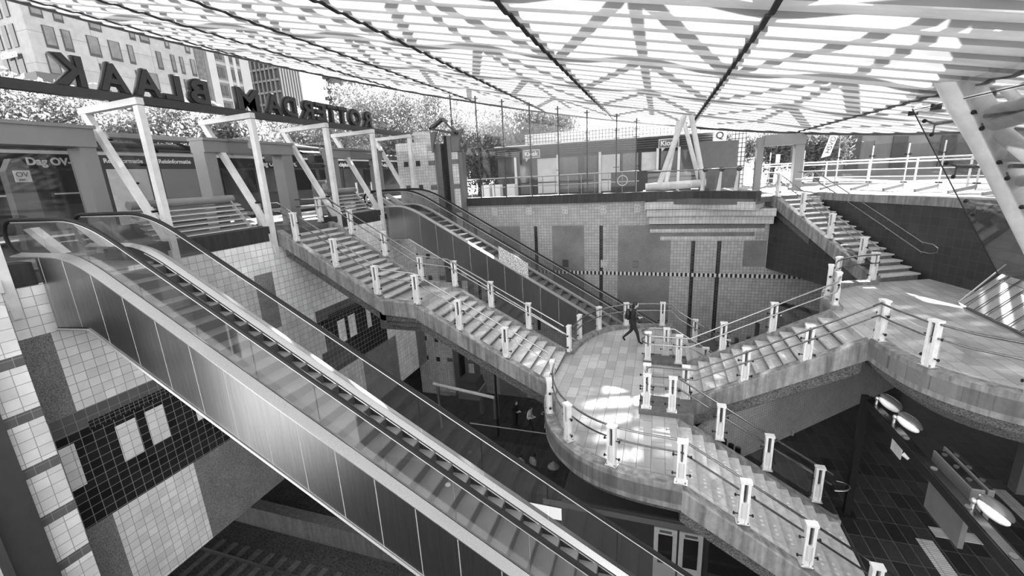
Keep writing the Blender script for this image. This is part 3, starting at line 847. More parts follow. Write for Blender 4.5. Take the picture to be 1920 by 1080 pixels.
for s in (0.8, 2.2, 3.6, 5.0):
    for h in (0.95, 0.62):
        a = q5(s, h); MB().tube([a, a+V(0, 0, -0.06), a+n5*0.14+V(0, 0, -0.06)], 0.012, 6).build('bracket', 'steel_grey', t)

# ================================================================ ESCALATORS
TN = math.tan(R(30))
def nose(x): return -0.066-(x+10.332)*TN
def hermite(p0, m0, p1, m1, k=8):
    out = []
    dx = p1[0]-p0[0]
    for i in range(k+1):
        t = i/k; h00 = 2*t**3-3*t**2+1; h10 = t**3-2*t**2+t; h01 = -2*t**3+3*t**2; h11 = t**3-t**2
        out.append((p0[0]+dx*t, h00*p0[1]+h10*dx*m0+h01*p1[1]+h11*dx*m1))
    return out
XB = 2.4      # foot of the slope
def deck_line():
    return [(-12.95, 0.33), (-11.55, 0.33)]+hermite((-11.55, 0.33), 0, (-10.25, nose(-10.25)), -TN)[1:]+[(XB, nose(XB))]
def rail_line():
    return [(-13.0, 1.06), (-11.4, 1.06)]+hermite((-11.4, 1.06), 0, (-9.9, nose(-9.9)+0.93), -TN)[1:]+[(XB, nose(XB)+0.93)]
def interp(line, x):
    for (a, b), (c, d) in zip(line, line[1:]):
        if a <= x <= c: return b+(d-b)*(x-a)/(c-a) if c > a else b
    return line[-1][1]
def escalator(label, y0, cladding, dark, mosaic=False):
    t = thing('escalator', label, 'escalator', (-5, y0+0.78, -7.2))
    Y = lambda q: y0+q
    dl, rl = deck_line(), rail_line()
    # outer cladding, near and far
    low = [(XB, nose(XB)-1.47), (-11.05, -1.18), (-12.1, -1.24), (-12.1, 0.33)]
    top = [p for p in dl if p[0] > -12.1]
    poly = top+low
    MB().prism([(x, Y(0.0), z) for x, z in poly], (0, 0.03, 0)).build('near_cladding', cladding, t)
    MB().prism([(x, Y(1.53), z) for x, z in poly], (0, 0.03, 0)).build('far_cladding', cladding, t)
    us = [(XB, nose(XB)-1.47), (-11.05, -1.18), (-12.1, -1.24)]
    mb = MB()
    for a, b in zip(us, us[1:]):
        mb.prism([(a[0], Y(0), a[1]), (b[0], Y(0), b[1]), (b[0], Y(0), b[1]+0.04), (a[0], Y(0), a[1]+0.04)], (0, 1.56, 0))
    mb.build('underside', 'dark_grey', t)
    ed = MB().tube([(x, Y(-0.01), z) for x, z in us], 0.03, 6); ed.build('bottom_trim', 'steel_bright', t)
    # decks: outer sloping band and inner band each side of the glass
    def strip(name, ya, za, yb, zb, mat, line=dl, th=0.02):
        m = MB(); vs = []; fs = []
        for x, z in line:
            vs += [(x, Y(ya), z+za), (x, Y(yb), z+zb), (x, Y(yb), z+zb-th), (x, Y(ya), z+za-th)]
        for i in range(len(line)-1):
            for k in range(4):
                fs.append((4*i+k, 4*i+(k+1) % 4, 4*i+4+(k+1) % 4, 4*i+4+k))
        fs += [(0, 1, 2, 3), (4*len(line)-1, 4*len(line)-2, 4*len(line)-3, 4*len(line)-4)]
        m.add(vs, fs); return m.build(name, mat, t)
    strip('outer_deck', -0.01, 0.0, 0.19, 0.045, 'steel_bright'); strip('inner_deck', 0.205, 0.04, 0.265, 0.0, 'steel_grey')
    strip('outer_deck', 1.57, 0.0, 1.435, 0.045, 'steel_bright'); strip('inner_deck', 1.415, 0.06, 1.295, 0.0, 'steel_bright')
    # skirts
    for q in (0.262, 1.29):
        sk = [(x, z) for x, z in dl if x >= -11.55]
        m = MB().prism([(x, Y(q), z) for x, z in sk]+[(XB, Y(q), nose(XB)-0.6), (-10.4, Y(q), -0.6), (-11.55, Y(q), -0.4)], (0, 0.012, 0))
        m.build('skirt_panel', 'skirt_dark', t)
        MB().tube([(x, Y(q+(0.02 if q < 1 else -0.012)), z-0.03) for x, z in sk if x > -11.0], 0.012, 6).build('skirt_trim', 'steel_bright', t)
    # balustrades: glass in panes, handrail with newel
    for q in (0.2, 1.42):
        xs = [-12.95]+[-12.05+1.28*k for k in range(12)]
        for a, b in zip(xs, xs[1:]):
            if b > XB: break
            n = 6; bot = []; topp = []
            for i in range(n+1):
                x = a+0.008+(b-a-0.016)*i/n
                bot.append((x, Y(q), interp(dl, x)+0.03)); topp.append((x, Y(q), interp(rl, x)-0.04))
            MB().prism(bot+topp[::-1], (0, 0.012, 0)).build('glass_panel', 'glass_tint', t)
        nw = [(-13.0-0.365*math.sin(PI*k/8), Y(q+0.006), 0.695+0.365*math.cos(PI*k/8)) for k in range(9)]
        pth = nw[::-1]+[(x, Y(q+0.006), z) for x, z in rl[1:]]
        m = MB(); m.tube(pth, 0.043, 8); m.build('handrail', 'rubber', t, smooth=True)
        m = MB(); m.tube([(x, Y(q+0.006), z-0.05) for x, z in rl], 0.024, 6); m.build('handrail_guide', 'steel_bright', t, smooth=True)
        gl = [(-12.95, Y(q), 0.36)]+[(-12.95-0.33*math.sin(PI*k/8), Y(q), 0.695-0.33*math.cos(PI*k/8)) for k in range(1, 8)]+[(-12.95, Y(q), 1.02)]
        MB().prism(gl, (0, 0.012, 0)).build('glass_panel', 'glass_tint', t)
    # top landing plate and comb
    MB().box(-13.0, -11.0, Y(0.27), Y(1.29), -0.25, 0.004).build('floor_plate', 'step_metal', t)
    MB().box(-11.0, -10.75, Y(0.27), Y(1.29), -0.2, 0.0).build('comb_plate', 'steel_bright', t)
    # steps
    k = 0
    for i in range(-1, 36):
        x = -10.332+0.3507*i; z = -0.066-0.2025*i
        if i == -1: z = -0.02
        m = MB()
        m.prism([(x-0.40, Y(0.285), z), (x, Y(0.285), z), (x+0.012, Y(0.285), z-0.03), (x-0.02, Y(0.285), z-0.215), (x-0.06, Y(0.285), z-0.215), (x-0.06, Y(0.285), z-0.06), (x-0.40, Y(0.285), z-0.06)], (0, 0.995, 0))
        st = m.build('step', 'step_metal', t)
        MB().box(x-0.025, x+0.014, Y(0.285), Y(1.28), z-0.215, z-0.025).build('riser', 'step_riser', st)
    # balustrade end caps at the top landing (slanted white blades)
    for q in (0.33,):
        MB().prism([(-12.95, Y(q), 0.85), (-12.7, Y(q), 0.88), (-11.85, Y(q), 0.34), (-12.2, Y(q), 0.34)], (0, 0.16, 0)).build('entry_blade', 'white_paint', t)
        MB().prism([(-12.95, Y(1.2), 0.85), (-12.7, Y(1.2), 0.88), (-11.85, Y(1.2), 0.34), (-12.2, Y(1.2), 0.34)], (0, 0.1, 0)).build('entry_blade', 'white_paint', t)
    if mosaic:
        MB().prism([(-6.62, Y(-0.02), nose(-6.62)+0.05), (-5.3, Y(-0.02), nose(-5.3)+0.05), (-5.3, Y(-0.02), nose(-5.3)+0.72), (-6.62, Y(-0.02), nose(-6.62)+0.72)], (0, 0.02, 0)).build('mosaic_panel', 'mosaic_panel', t)
    return t
escalator('long escalator in the foreground, steel clad, with black handrails', 5.29, 'steel_clad', 0)
escalator('escalator farther back with a dark polished side and a speckled panel', 17.75, 'steel_clad_far', 1, True)
tag(MB().tube([(-3.6, 6.2, -4.116), (-3.6, 6.2, -4.10)], 0.05, 14).build('paper_cup_lid', 'sticker'), 'small white disc lying on a step of the near escalator', 'litter')

# ================================================================ WHITE GLAZING FRAMES ALONG THE LEFT EDGE
FY = [4.82, 8.12, 11.35, 14.68, 17.64, 20.8]
for i, y in enumerate(FY):
    who = ['nearest the camera, cut by the left picture edge', 'standing behind the top of the near escalator', 'hanging beside the top of the left stair, near side',
           'just past the top of the left stair', 'next to the top of the far escalator', 'farthest one, against the dotted tiled column'][i]
    t = thing('glazing_frame', 'white steel triangular frame '+who, 'frame', (-12.25, y, -0.85), 'white triangular frames under the sign beam')
    fx = -12.22
    MB().prism([(-14.45, y-0.09, 3.55), (fx+0.03, y-0.09, 3.6), (fx+0.03, y-0.09, 3.76), (-14.45, y-0.09, 3.7)], (0, 0.18, 0)).build('top_bar', 'white_frame', t)
    MB().prism([(fx-0.15, y-0.08, 3.57), (fx+0.025, y-0.08, 3.58), (fx+0.025, y-0.08, 0.2), (fx+0.02, y-0.08, -0.85), (fx-0.15, y-0.08, 0.1)], (0, 0.16, 0)).build('front_leg', 'white_frame', t)
    MB().prism([(-14.45, y-0.075, 3.62), (-14.24, y-0.075, 3.62), (fx-0.05, y-0.075, 0.1), (fx, y-0.075, -0.7), (fx-0.22, y-0.075, 0.05)], (0, 0.15, 0)).build('back_leg', 'white_frame', t)
    MB().prism([(fx-0.2, y-0.16, -0.28), (fx+0.1, y-0.16, -0.28), (fx+0.1, y-0.16, -0.02), (fx-0.2, y-0.16, -0.02)], (0, 0.05, 0)).build('wall_bracket', 'white_frame', t)
    # glass leaf carried on the sloping leg
    g0 = y+0.16
    MB().prism([(-14.5, g0, 3.1), (-12.55, g0, 3.1), (-12.55, g0, 0.45), (-13.05, g0, 0.9)], (0, 0.012, 0)).build('glass_leaf', 'glass_screen', t)
    for (px, pz) in ((-13.9, 2.9), (-12.75, 2.2), (-12.75, 1.0), (-13.3, 1.75)):
        MB().tube([(px, y, pz), (px, g0+0.04, pz)], 0.03, 8).build('glass_clamp', 'black_paint', t)
# ---------------------------------------------------------------- sign beam with letters read from the street
sg = thing('station_sign', 'dark beam carrying mirrored dark letters of the station name, seen from behind', 'sign', (-13.4, 12, 3.8))
MB().box(-13.5, -13.3, 1.5, 22.7, 3.8, 4.02).build('beam', 'beam_dark', sg)
for y in FY:
    MB().box(-13.45, -13.35, y-0.03, y+0.03, 3.72, 3.82).build('beam_stub', 'white_frame', sg)
LK = 1.0806
lets = [('R', 17.75, 17.2), ('O', 17.0, 16.3), ('T', 16.15, 15.62), ('T', 15.5, 15.0), ('E', 14.87, 14.35), ('R', 14.22, 13.62), ('D', 13.4, 12.82), ('A', 12.72, 12.1), ('M', 11.82, 11.05),
        ('B', 10.12, 9.57), ('L', 9.34, 8.88), ('A', 8.8, 8.18), ('A', 8.05, 7.44), ('K', 7.17, 6.62)]
lets = [(c, a*LK, b*LK) for c, a, b in lets]
for ch, ya, yb in lets:
    o = text_mesh('letter', ch, 0.92, 0.13, 'letter', sg, (-13.4, ya, 4.03), (0, -1, 0), (0, 0, 1), bold=0.02)
    me = o.data
    ys = [v.co.y for v in me.vertices]; zs = [v.co.z for v in me.vertices]
    y0, y1, z0, z1 = min(ys), max(ys), min(zs), max(zs)
    oy, oz = ORG[sg.name].y, ORG[sg.name].z
    for v in me.vertices:
        v.co.y = (yb-oy)+(v.co.y-y0)/(y1-y0)*(ya-yb)
        v.co.z = (4.03-oz)+(v.co.z-z0)/(z1-z0)*0.67
    md = o.modifiers.new('stroke', 'SOLIDIFY'); md.thickness = 0.05; md.offset = 1.0

# ================================================================ TILTED DISC ROOF
RC, RR = (-6.6, 15.4), 17.35
def rz(x): return 4.15-0.2*x
SEAMS = [1.62+4.77*k for k in range(-6, 4)]
def in_circle_x(y):
    q = RR*RR-(y-RC[1])**2
    return None if q <= 0 else (RC[0]-math.sqrt(q), RC[0]+math.sqrt(q))
roof = thing('disc_roof', 'huge tilted round roof of translucent corrugated sheets over the whole pit', 'roof', (RC[0], RC[1], rz(RC[0])))
PER = 0.84
CP = [(0.0, 0.0), (0.58, 0.0), (0.66, 0.15), (0.86, 0.15), (1.0, 0.0)]
def corr(y):
    f = (y/PER) % 1.0
    for (u0, h0), (u1, h1) in zip(CP, CP[1:]):
        if f <= u1: return h0+(h1-h0)*(f-u0)/(u1-u0)
    return 0.0
ys = []
k0 = int((RC[1]-RR)/PER)-1
for k in range(k0, k0+46):
    for f in (0.0, 0.58, 0.66, 0.86):
        y = (k+f)*PER
        if RC[1]-RR+0.05 < y < RC[1]+RR-0.05: ys.append(y)
for xa, xb in zip(SEAMS, SEAMS[1:]):
    m = MB(); prev = None; vs = []; fs = []; ribs = []
    for y in ys:
        c = in_circle_x(y); a, b = max(xa, c[0]), min(xb, c[1])
        if b-a < 0.05: prev = None; continue
        z = corr(y+1e-6)
        i = len(vs); vs += [(a, y, rz(a)+z), (b, y, rz(b)+z)]
        if prev is not None:
            fs.append((prev, i, i+1, prev+1)); ribs.append(1 if vs[prev][2]-rz(vs[prev][0]) > z+0.05 else 0)  # flags falling slopes, which get the painted-shade material
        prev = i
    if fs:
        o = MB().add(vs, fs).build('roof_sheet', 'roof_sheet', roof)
        o.data.materials.append(MATS['roof_sheet_shaded'])
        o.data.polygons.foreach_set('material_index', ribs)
for xs in SEAMS[1:-1]:
    yy = [y for y in ys if in_circle_x(y)[0] < xs < in_circle_x(y)[1]]
    if len(yy) < 3: continue
    wav = catmull([(xs, y, rz(xs)-0.03+0.3*corr(y+1e-6)) for y in yy[::2]], 3)
    MB().sweep(wav, [(-0.05, -0.04), (0.05, -0.04), (0.05, 0.0), (-0.05, 0.0)]).build('gasket', 'black_gasket', roof)
ring = [(RC[0]+RR*math.cos(2*PI*k/96), RC[1]+RR*math.sin(2*PI*k/96)) for k in range(96)]
MB().tube([(x, y, rz(x)+0.04) for x, y in ring], 0.13, 8, closed=True).build('rim_tube', 'dark_grey', roof, smooth=True)
# space frame above the sheets
nodes = {}
fr = MB(); dg = MB(); lo = MB()
NX = [1.62+4.77*k for k in range(-5, 3)]; NY = [RC[1]+5.2*k for k in range(-3, 4)]
def inside(x, y, k=0.99): return (x-RC[0])**2+(y-RC[1])**2 < (RR*k)**2
def clipline(p, q, n=30):
    pts = [Vector(p).lerp(Vector(q), i/n) for i in range(n+1)]
    pts = [v for v in pts if inside(v.x, v.y)]
    return (pts[0], pts[-1]) if len(pts) > 1 else None
for x in NX:
    c = clipline((x, -5, rz(x)+0.55), (x, 35, rz(x)+0.55))
    if c: lo.tube(c, 0.12, 6)
TX = [x+2.385 for x in NX[:-1]]; TY = [y+2.6 for y in NY[:-1]]
for x in TX:
    c = clipline((x, -5, rz(x)+2.2), (x, 35, rz(x)+2.2))
    if c: fr.tube(c, 0.13, 6)
for x in TX:
    for y in TY:
        for a in (-2.385, 2.385):
            for b in (-2.6, 2.6):
                c = clipline((x, y, rz(x)+2.2), (x+a, y+b, rz(x+a)+0.55))
                if c: dg.tube(c, 0.15, 6)
lo.build('lower_chords', 'white_paint', roof, smooth=True)
fr.build('upper_chords', 'white_paint', roof, smooth=True)
dg.build('diagonals', 'white_paint', roof, smooth=True)
# small round fixings hanging near the right side
for x, y in ((7.2, 17.2), (7.15, 15.9), (7.1, 14.7), (7.05, 13.6)):
    MB().tube([(x, y, rz(x)-0.1), (x, y, rz(x)+0.1)], 0.12, 12).build('downlight', 'black_paint', roof)

# ---------------------------------------------------------------- raking struts at the back edge
vs = thing('roof_strut', 'four white raking tubes rising from a horizontal tube at the back edge to the roof', 'support', (1.0, 23.6, 0.3))
for p, q, r in (((-0.05, 23.9, 0.6), (1.0, 23.7, 3.82), 0.13), ((2.05, 23.9, 0.6), (1.3, 23.7, 3.82), 0.12),
                ((0.3, 25.6, 0.5), (0.85, 26.6, 3.85), 0.11), ((2.0, 25.2, 0.5), (1.1, 26.6, 3.85), 0.11)):
    MB().tube([p, q], r, 12).build('strut', 'white_frame', vs, smooth=True)
MB().tube([(-0.7, 24.0, 0.52), (2.15, 24.0, 0.62)], 0.2, 14).build('foot_tube', 'white_frame', vs, smooth=True)
for x in (-0.4, 1.9): MB().box(x-0.4, x+0.4, 23.75, 24.25, 0.2, 0.36).build('base_shoe', 'dark_grey', vs)

# ---------------------------------------------------------------- tall glass screen along the back edge
gp = [-10.67, -9.24, -7.79, -6.35, -4.9, -3.46, -2.05, -1.13]
gh = [5.75, 5.53, 5.24, 4.95, 4.64, 4.34, 4.05, 3.76]
t = thing('glass_screen', 'tall clear glass screen on thin dark posts above the back wall', 'glass wall', (-6, 22.7, 0.36))
for x, h in zip(gp, gh):
    po = MB().box(x-0.025, x+0.025, 22.56, 22.64, 0.34, h).build('post', 'dark_grey', t)
    for z in (h-0.12, 3.3, 2.95, 1.6):
        if z > h: continue
        MB().bar((x-0.14, 22.6, z), (x+0.14, 22.6, z), 0.03, 0.03).build('spider_clamp', 'black_paint', po)
for (xa, ha), (xb, hb) in zip(zip(gp, gh), zip(gp[1:], gh[1:])):
    MB().prism([(xa+0.02, 22.54, 0.36), (xb-0.02, 22.54, 0.36), (xb-0.02, 22.54, 3.1), (xa+0.02, 22.54, 3.1)], (0, 0.012, 0)).build('glass_pane', 'glass_screen', t)
    MB().prism([(xa+0.02, 22.54, 3.13), (xb-0.02, 22.54, 3.13), (xb-0.02, 22.54, hb-0.05), (xa+0.02, 22.54, ha-0.05)], (0, 0.012, 0)).build('glass_pane', 'glass_screen', t)
t = thing('street_railing', 'pale tubular street railing just behind the tall glass screen', 'railing', (-6, 23.3, 0))
MB().tube([(-10.9, 23.3, 1.33), (-1.0, 23.3, 1.36)], 0.035, 8).build('top_rail', 'steel_bright', t)
MB().tube([(-10.9, 23.3, 0.85), (-1.0, 23.3, 0.88)], 0.02, 8).build('middle_rail', 'steel_bright', t)
for k in range(15): MB().box(-10.8+k*0.69, -10.765+k*0.69, 23.28, 23.32, 0.0, 1.33).build('baluster', 'steel_grey', t)
t = thing('fin_balustrade', 'glass balustrade on dark tapered fins above the stepped cornices', 'balustrade', (2.5, 21.6, 0.3))
def edge_pt(x):
    pts = [(-0.65, 22.65), (1.5, 22.45), (3.85, 20.95)]
    for (a, b), (c, d) in zip(pts, pts[1:]):
        if x <= c: return b+(d-b)*(x-a)/(c-a)
    return pts[-1][1]
fx = [1.86, 2.5, 3.14]
for x in fx:
    y = edge_pt(x)+0.15
    MB().prism([(x-0.1, y, 0.3), (x+0.1, y, 0.3), (x+0.11, y, 1.25), (x+0.04, y, 1.3)], (0, 0.05, 0)).build('fin', 'steel_grey', t)
    MB().ball((x+0.09, y-0.02, 1.27), 0.12, 0.06, 0.11).build('fin_head', 'dark_grey', t)
MB().tube([(-0.6, edge_pt(-0.6)+0.1, 1.32)]+[(x+0.05, edge_pt(x)+0.1, 1.29) for x in (0.5, 1.5, 2.5, 3.3)], 0.028, 8).build('top_rail', 'steel_grey', t)
for xa, xb in ((-0.6, 0.4), (0.4, 1.4), (1.4, 2.4), (2.4, 3.3)):
    MB().prism([(xa+0.03, edge_pt(xa)+0.2, 0.36), (xb-0.03, edge_pt(xb)+0.2, 0.36), (xb-0.03, edge_pt(xb)+0.2, 1.22), (xa+0.03, edge_pt(xa)+0.2, 1.22)], (0, 0.012, 0)).build('glass_pane', 'glass_clear', t)
tag(MB().prism([(1.85, 25.0, 0.3), (3.6, 25.0, 0.3), (3.6, 25.0, 2.6), (1.85, 25.0, 2.62)], (0, 0.06, 0)).build('grey_screen', 'mid_grey'), 'flat grey upright screen panel right of the raking roof tubes', 'screen')

# ---------------------------------------------------------------- kiosk row behind
t = thing('kiosk_building', 'long low kiosk with dark slatted fascia behind the glass screen', 'kiosk', (-3.5, 31, 0))
MB().box(-11.3, 3.6, 31.2, 35, 0, 3.3).build('body', 'dark_grey', t)
fs = MB()
for k in range(5): fs.box(-11.4, 3.7, 31.0-0.02*k, 31.2, 2.72+k*0.14, 2.82+k*0.14)
fs.build('slatted_fascia', 'dark_grey', t)
MB().box(-11.4, 3.7, 30.9, 35.2, 3.42, 3.5).build('flat_roof', 'white_paint', t)
for (xa, xb, mt) in ((-9.6, -8.7, 'window_dark'), (-8.3, -6.9, 'poster'), (-6.7, -5.4, 'window_grey'), (-5.0, -4.1, 'window_dark'), (-3.8, -2.6, 'poster'), (-2.4, -1.4, 'window_grey'), (-1.2, -0.3, 'poster'), (0.0, 1.0, 'window_dark'), (1.2, 2.2, 'window_grey'), (2.4, 3.3, 'window_dark')):
    MB().box(xa, xb, 31.14, 31.2, 0.9, 2.5).build('window', mt, t)
    MB().box(xa, xb, 31.12, 31.2, 0.1, 0.82).build('counter_panel', 'mid_grey' if mt != 'poster' else 'white_paint', t)
for x in (-9.9, -6.8, -3.9, -0.2, 1.1): MB().box(x-0.08, x+0.08, 31.0, 31.2, 0, 2.7).build('pillar', 'white_paint', t)
for k, (x, z, what) in enumerate(((-8.6, 2.85, 'on the left half of the kiosk fascia'), (0.45, 2.95, 'just left of the raking roof tubes'))):
    s = thing('kiosk_sign', 'pale speech bubble sign reading kiosk, '+what, 'sign', (x, 30.7, z))
    MB().box(x-0.62, x+0.62, 30.72, 30.82, z-0.28, z+0.28).build('bubble', 'poster', s, bevel=0.06)
    MB().box(x-0.57, x+0.57, 30.705, 30.73, z-0.23, z+0.23).build('bubble_face', 'mid_grey', s)
    MB().prism([(x-0.45, 30.72, z-0.27), (x-0.2, 30.72, z-0.27), (x-0.4, 30.72, z-0.5)], (0, 0.08, 0)).build('bubble_tail', 'poster', s)
    text_mesh('lettering', 'Kiosk', 0.42, 0.02, 'sticker', s, (x-0.5, 30.69, z-0.13), (1, 0, 0), (0, 0, 1), bold=0.01)
t = thing('glazed_screen_wall', 'white gridded glass block wall rising behind the kiosk roof', 'wall', (-3, 36, 3))
MB().box(-10.6, 3.6, 36, 36.1, 3.5, 4.6).build('glass_blocks', 'poster', t)
gr = MB()
for k in range(58): gr.box(-10.6+k*0.25, -10.56+k*0.25, 35.97, 36.0, 3.5, 4.6)
for z in (3.75, 4.0, 4.25, 4.5): gr.box(-10.6, 3.6, 35.97, 36.0, z-0.015, z+0.015)
gr.build('grid', 'mid_grey', t)
t = thing('gridded_panel', 'tall white gridded panel right of the kiosk', 'panel', (4.3, 30, 0))
MB().box(3.95, 4.75, 30, 30.1, 0.1, 3.3).build('panel', 'white_paint', t)
gr = MB()
for k in range(5): gr.box(3.95+k*0.19, 3.98+k*0.19, 29.97, 30.0, 0.1, 3.3)
for k in range(12): gr.box(3.95, 4.75, 29.97, 30.0, 0.3+k*0.26, 0.33+k*0.26)
gr.build('grid', 'dark_grey', t)
s = thing('roof_sign', 'white box sign with a dark letter Q on the end of the kiosk roof', 'sign', (3.35, 30.3, 2.9))
MB().box(2.95, 3.7, 30.2, 30.4, 2.75, 3.5).build('sign_box', 'white_paint', s, bevel=0.05)
text_mesh('lettering', 'Q', 0.55, 0.02, 'black_paint', s, (3.1, 30.18, 3.0), (1, 0, 0), (0, 0, 1))
s = thing('shop_sign', 'dark panel with a round pale emblem low behind the glass', 'sign', (-1.4, 28.5, 0.0))
MB().box(-2.9, 0.2, 28.5, 28.6, 0.0, 1.35).build('panel', 'dark_grey', s)
m = MB(); m.tube([(-2.2+0.3*math.cos(2*PI*k/20), 28.48, 0.82+0.3*math.sin(2*PI*k/20)) for k in range(20)], 0.025, 6, closed=True); m.build('ring', 'white_paint', s)
# bins, bikes and clutter read as pale blocks behind the street railing
for k, x in enumerate((-10.6, -9.9, -8.95)):
    tag(MB().box(x, x+0.55, 26.0, 26.5, 0, 0.95).build('planter_box', 'white_paint', bevel=0.03),
        ['white planter box behind the railing, nearest the tiled column', 'white planter box behind the railing, middle one of three', 'white planter box behind the railing, farthest right of three'][k], 'planter', 'planter boxes behind the railing')

# ---------------------------------------------------------------- portals (grey gate frames)
def portal(label, pillars, lintel, depth=0.5, axis='y', x0=-14.0):
    t = thing('gate_portal', label, 'portal', (x0, pillars[0][0], 0))
    for a, b in pillars:
        MB().box(x0-depth/2, x0+depth/2, a, b, 0, lintel[2]).build('pillar', 'portal_grey', t)
    MB().box(x0-depth/2-0.05, x0+depth/2+0.05, lintel[0], lintel[1], lintel[2], lintel[3]).build('lintel', 'portal_grey', t)
    MB().box(x0-depth/2-0.1, x0+depth/2+0.1, lintel[0]-0.02, lintel[1]+0.04, lintel[3], lintel[3]+0.08).build('lintel_cap', 'portal_grey', t)
    return t
p1_ = portal('large grey gate portal at far left behind the near escalator', [(3.2, 3.55), (7.47, 7.82)], (3.2, 7.84, 2.68, 3.12))
portal('grey gate portal over the head of the left stair', [(10.7, 11.1), (13.8, 14.3)], (10.7, 14.35, 2.66, 3.02))
portal('grey gate portal over the head of the far escalator', [(16.6, 16.95), (19.9, 20.3)], (16.6, 20.35, 2.6, 2.95))
t = thing('gate_portal', 'grey gate portal at the head of the exit stair on the right', 'portal', (5.9, 26.6, 0))
MB().box(4.72, 5.02, 26.4, 26.9, 0, 2.72).build('pillar', 'portal_grey', t)
MB().box(6.45, 6.85, 26.4, 26.9, 0, 2.26).build('pillar', 'portal_grey', t)
MB().box(5.02, 6.87, 26.35, 26.95, 2.26, 2.8).build('lintel', 'portal_grey', t)
tag(MB().box(5.95, 6.15, 28.0, 28.05, 1.4, 1.85).build('info_plate', 'white_paint'), 'small white plate with a dark dot seen through the right portal', 'sign')

# ---------------------------------------------------------------- slatted barriers with a tube on top
def barrier(label, y0, y1):
    t = thing('slatted_barrier', label, 'barrier', (-13.4, (y0+y1)/2, 0), 'slatted tube barriers on the left edge')
    MB().tube([(-13.5, y0, 1.17), (-13.5, y1, 1.17)], 0.12, 14).build('top_tube', 'portal_grey', t, smooth=True)
    for k in range(6):
        x = -13.42+k*0.11; z = 0.98-k*0.145
        MB().obox((x, (y0+y1)/2+0.05, z), (0.1, 0, -0.035), (0, (y1-y0)/2+0.1, 0), (0.004, 0, 0.012)).build('slat', 'portal_grey', t)
        MB().tube([(x+0.1, y0, z-0.03), (x+0.1, y1+0.1, z-0.03)], 0.016, 6).build('slat_edge', 'white_frame', t)
    for y in (y0+0.5, y1-0.15):
        MB().bar((-13.45, y, 1.1), (-12.75, y, 0.2), 0.05, 0.1).build('sloping_arm', 'steel_bright', t)
        MB().prism([(-13.5, y+0.04, 0.0), (-12.8, y+0.04, 0.0), (-12.8, y+0.04, 0.3), (-13.45, y+0.04, 1.0)], (0, 0.03, 0)).build('side_plate', 'mid_grey', t)
barrier('slatted barrier under a fat grey tube, between near escalator and left stair', 8.05, 11.15)
barrier('slatted barrier under a fat grey tube, between left stair and far escalator', 14.95, 17.5)

# ---------------------------------------------------------------- things on the street at left
t = thing('tram', 'dark tram with a white lettered band behind the large left portal', 'tram', (-21, 10, 0))
MB().box(-22.6, -20.1, -4, 34, 0.35, 3.5).build('body', 'dark_grey', t, bevel=0.1)
for k in range(17):
    y = -3.5+k*2.2
    MB().box(-20.12, -20.06, y, y+1.85, 1.25, 2.4).build('window', 'window_grey' if k % 3 == 1 else 'window_dark', t)
MB().box(-20.13, -20.05, -3.9, 33.9, 2.5, 2.95).build('text_band', 'black_paint', t)
MB().box(-20.13, -20.04, -3.9, 33.9, 2.97, 3.08).build('light_strip', 'white_paint', t)
for y in (9.3, 13.6, 18.5, 23.5, 28.5):
    text_mesh('lettering', 'Dag OV-chipkaart.', 0.34, 0.02, 'sticker', t, (-20.03, y, 2.6), (0, 1, 0), (0, 0, 1), bold=0.012)
for k in range(12):
    MB().box(-20.1, -19.98, -3+k*1.6, -1.9+k*1.6, 1.6-0.0*k, 1.65).build('window_lamp', 'white_paint', t)
t = thing('ticket_pillar', 'grey ticket pillar with a white logo sticker, left of the tram text', 'ticket machine', (-18.2, 8.1, 0))
MB().prism([(-18.35, 7.8, 0), (-18.35, 8.42, 0), (-18.35, 8.4, 2.45), (-18.35, 8.25, 2.66), (-18.35, 8.05, 2.66), (-18.35, 7.86, 2.3)], (0.33, 0, 0)).build('body', 'mid_grey', t)
MB().box(-18.03, -18.0, 8.0, 8.38, 1.98, 2.32).build('sticker', 'sticker', t, bevel=0.01)
text_mesh('lettering', 'OV', 0.2, 0.01, 'mid_grey', t, (-17.995, 8.04, 2.14), (0, 1, 0), (0, 0, 1))
text_mesh('lettering', 'pas', 0.11, 0.01, 'mid_grey', t, (-17.995, 8.08, 2.03), (0, 1, 0), (0, 0, 1))
tag(MB().box(-14.2, -14.17, 3.5, 7.5, 0.1, 2.7).build('gate_glass', 'glass_dark'), 'dark glass closing the large left portal', 'glass panel')
for k, (y0, w) in enumerate(((9.68, 1.4), (11.36, 1.5))):
    t = thing('info_board', 'grey travel information board with dark header, %s one' % ('left' if k == 0 else 'right'), 'board', (-17.0, y0, 0))
    MB().box(-17.1, -17.0, y0, y0+w, 0.0, 2.72).build('frame', 'dark_grey', t)
    MB().box(-17.0, -16.97, y0+0.1, y0+w-0.1, 0.5, 2.3).build('map_sheet', 'poster' if k == 0 else 'portal_grey', t)
    text_mesh('lettering', 'Reisinformatie', 0.2, 0.01, 'sticker', t, (-16.98, y0+0.08, 2.5), (0, 1, 0), (0, 0, 1), bold=0.004)
t = thing('ticket_machine', 'dark machine with white pictograms and lettering beside the information boards', 'ticket machine', (-17.0, 13.2, 0))
MB().box(-17.3, -17.0, 12.9, 13.75, 0.0, 2.72).build('body', 'dark_grey', t)
text_mesh('lettering', 'NUP\nAUTOMATEN', 0.12, 0.01, 'white_paint', t, (-16.98, 12.95, 1.4), (0, 1, 0), (0, 0, 1))
text_mesh('lettering', 'lpkaart.', 0.22, 0.01, 'sticker', t, (-16.98, 12.92, 2.48), (0, 1, 0), (0, 0, 1), bold=0.006)
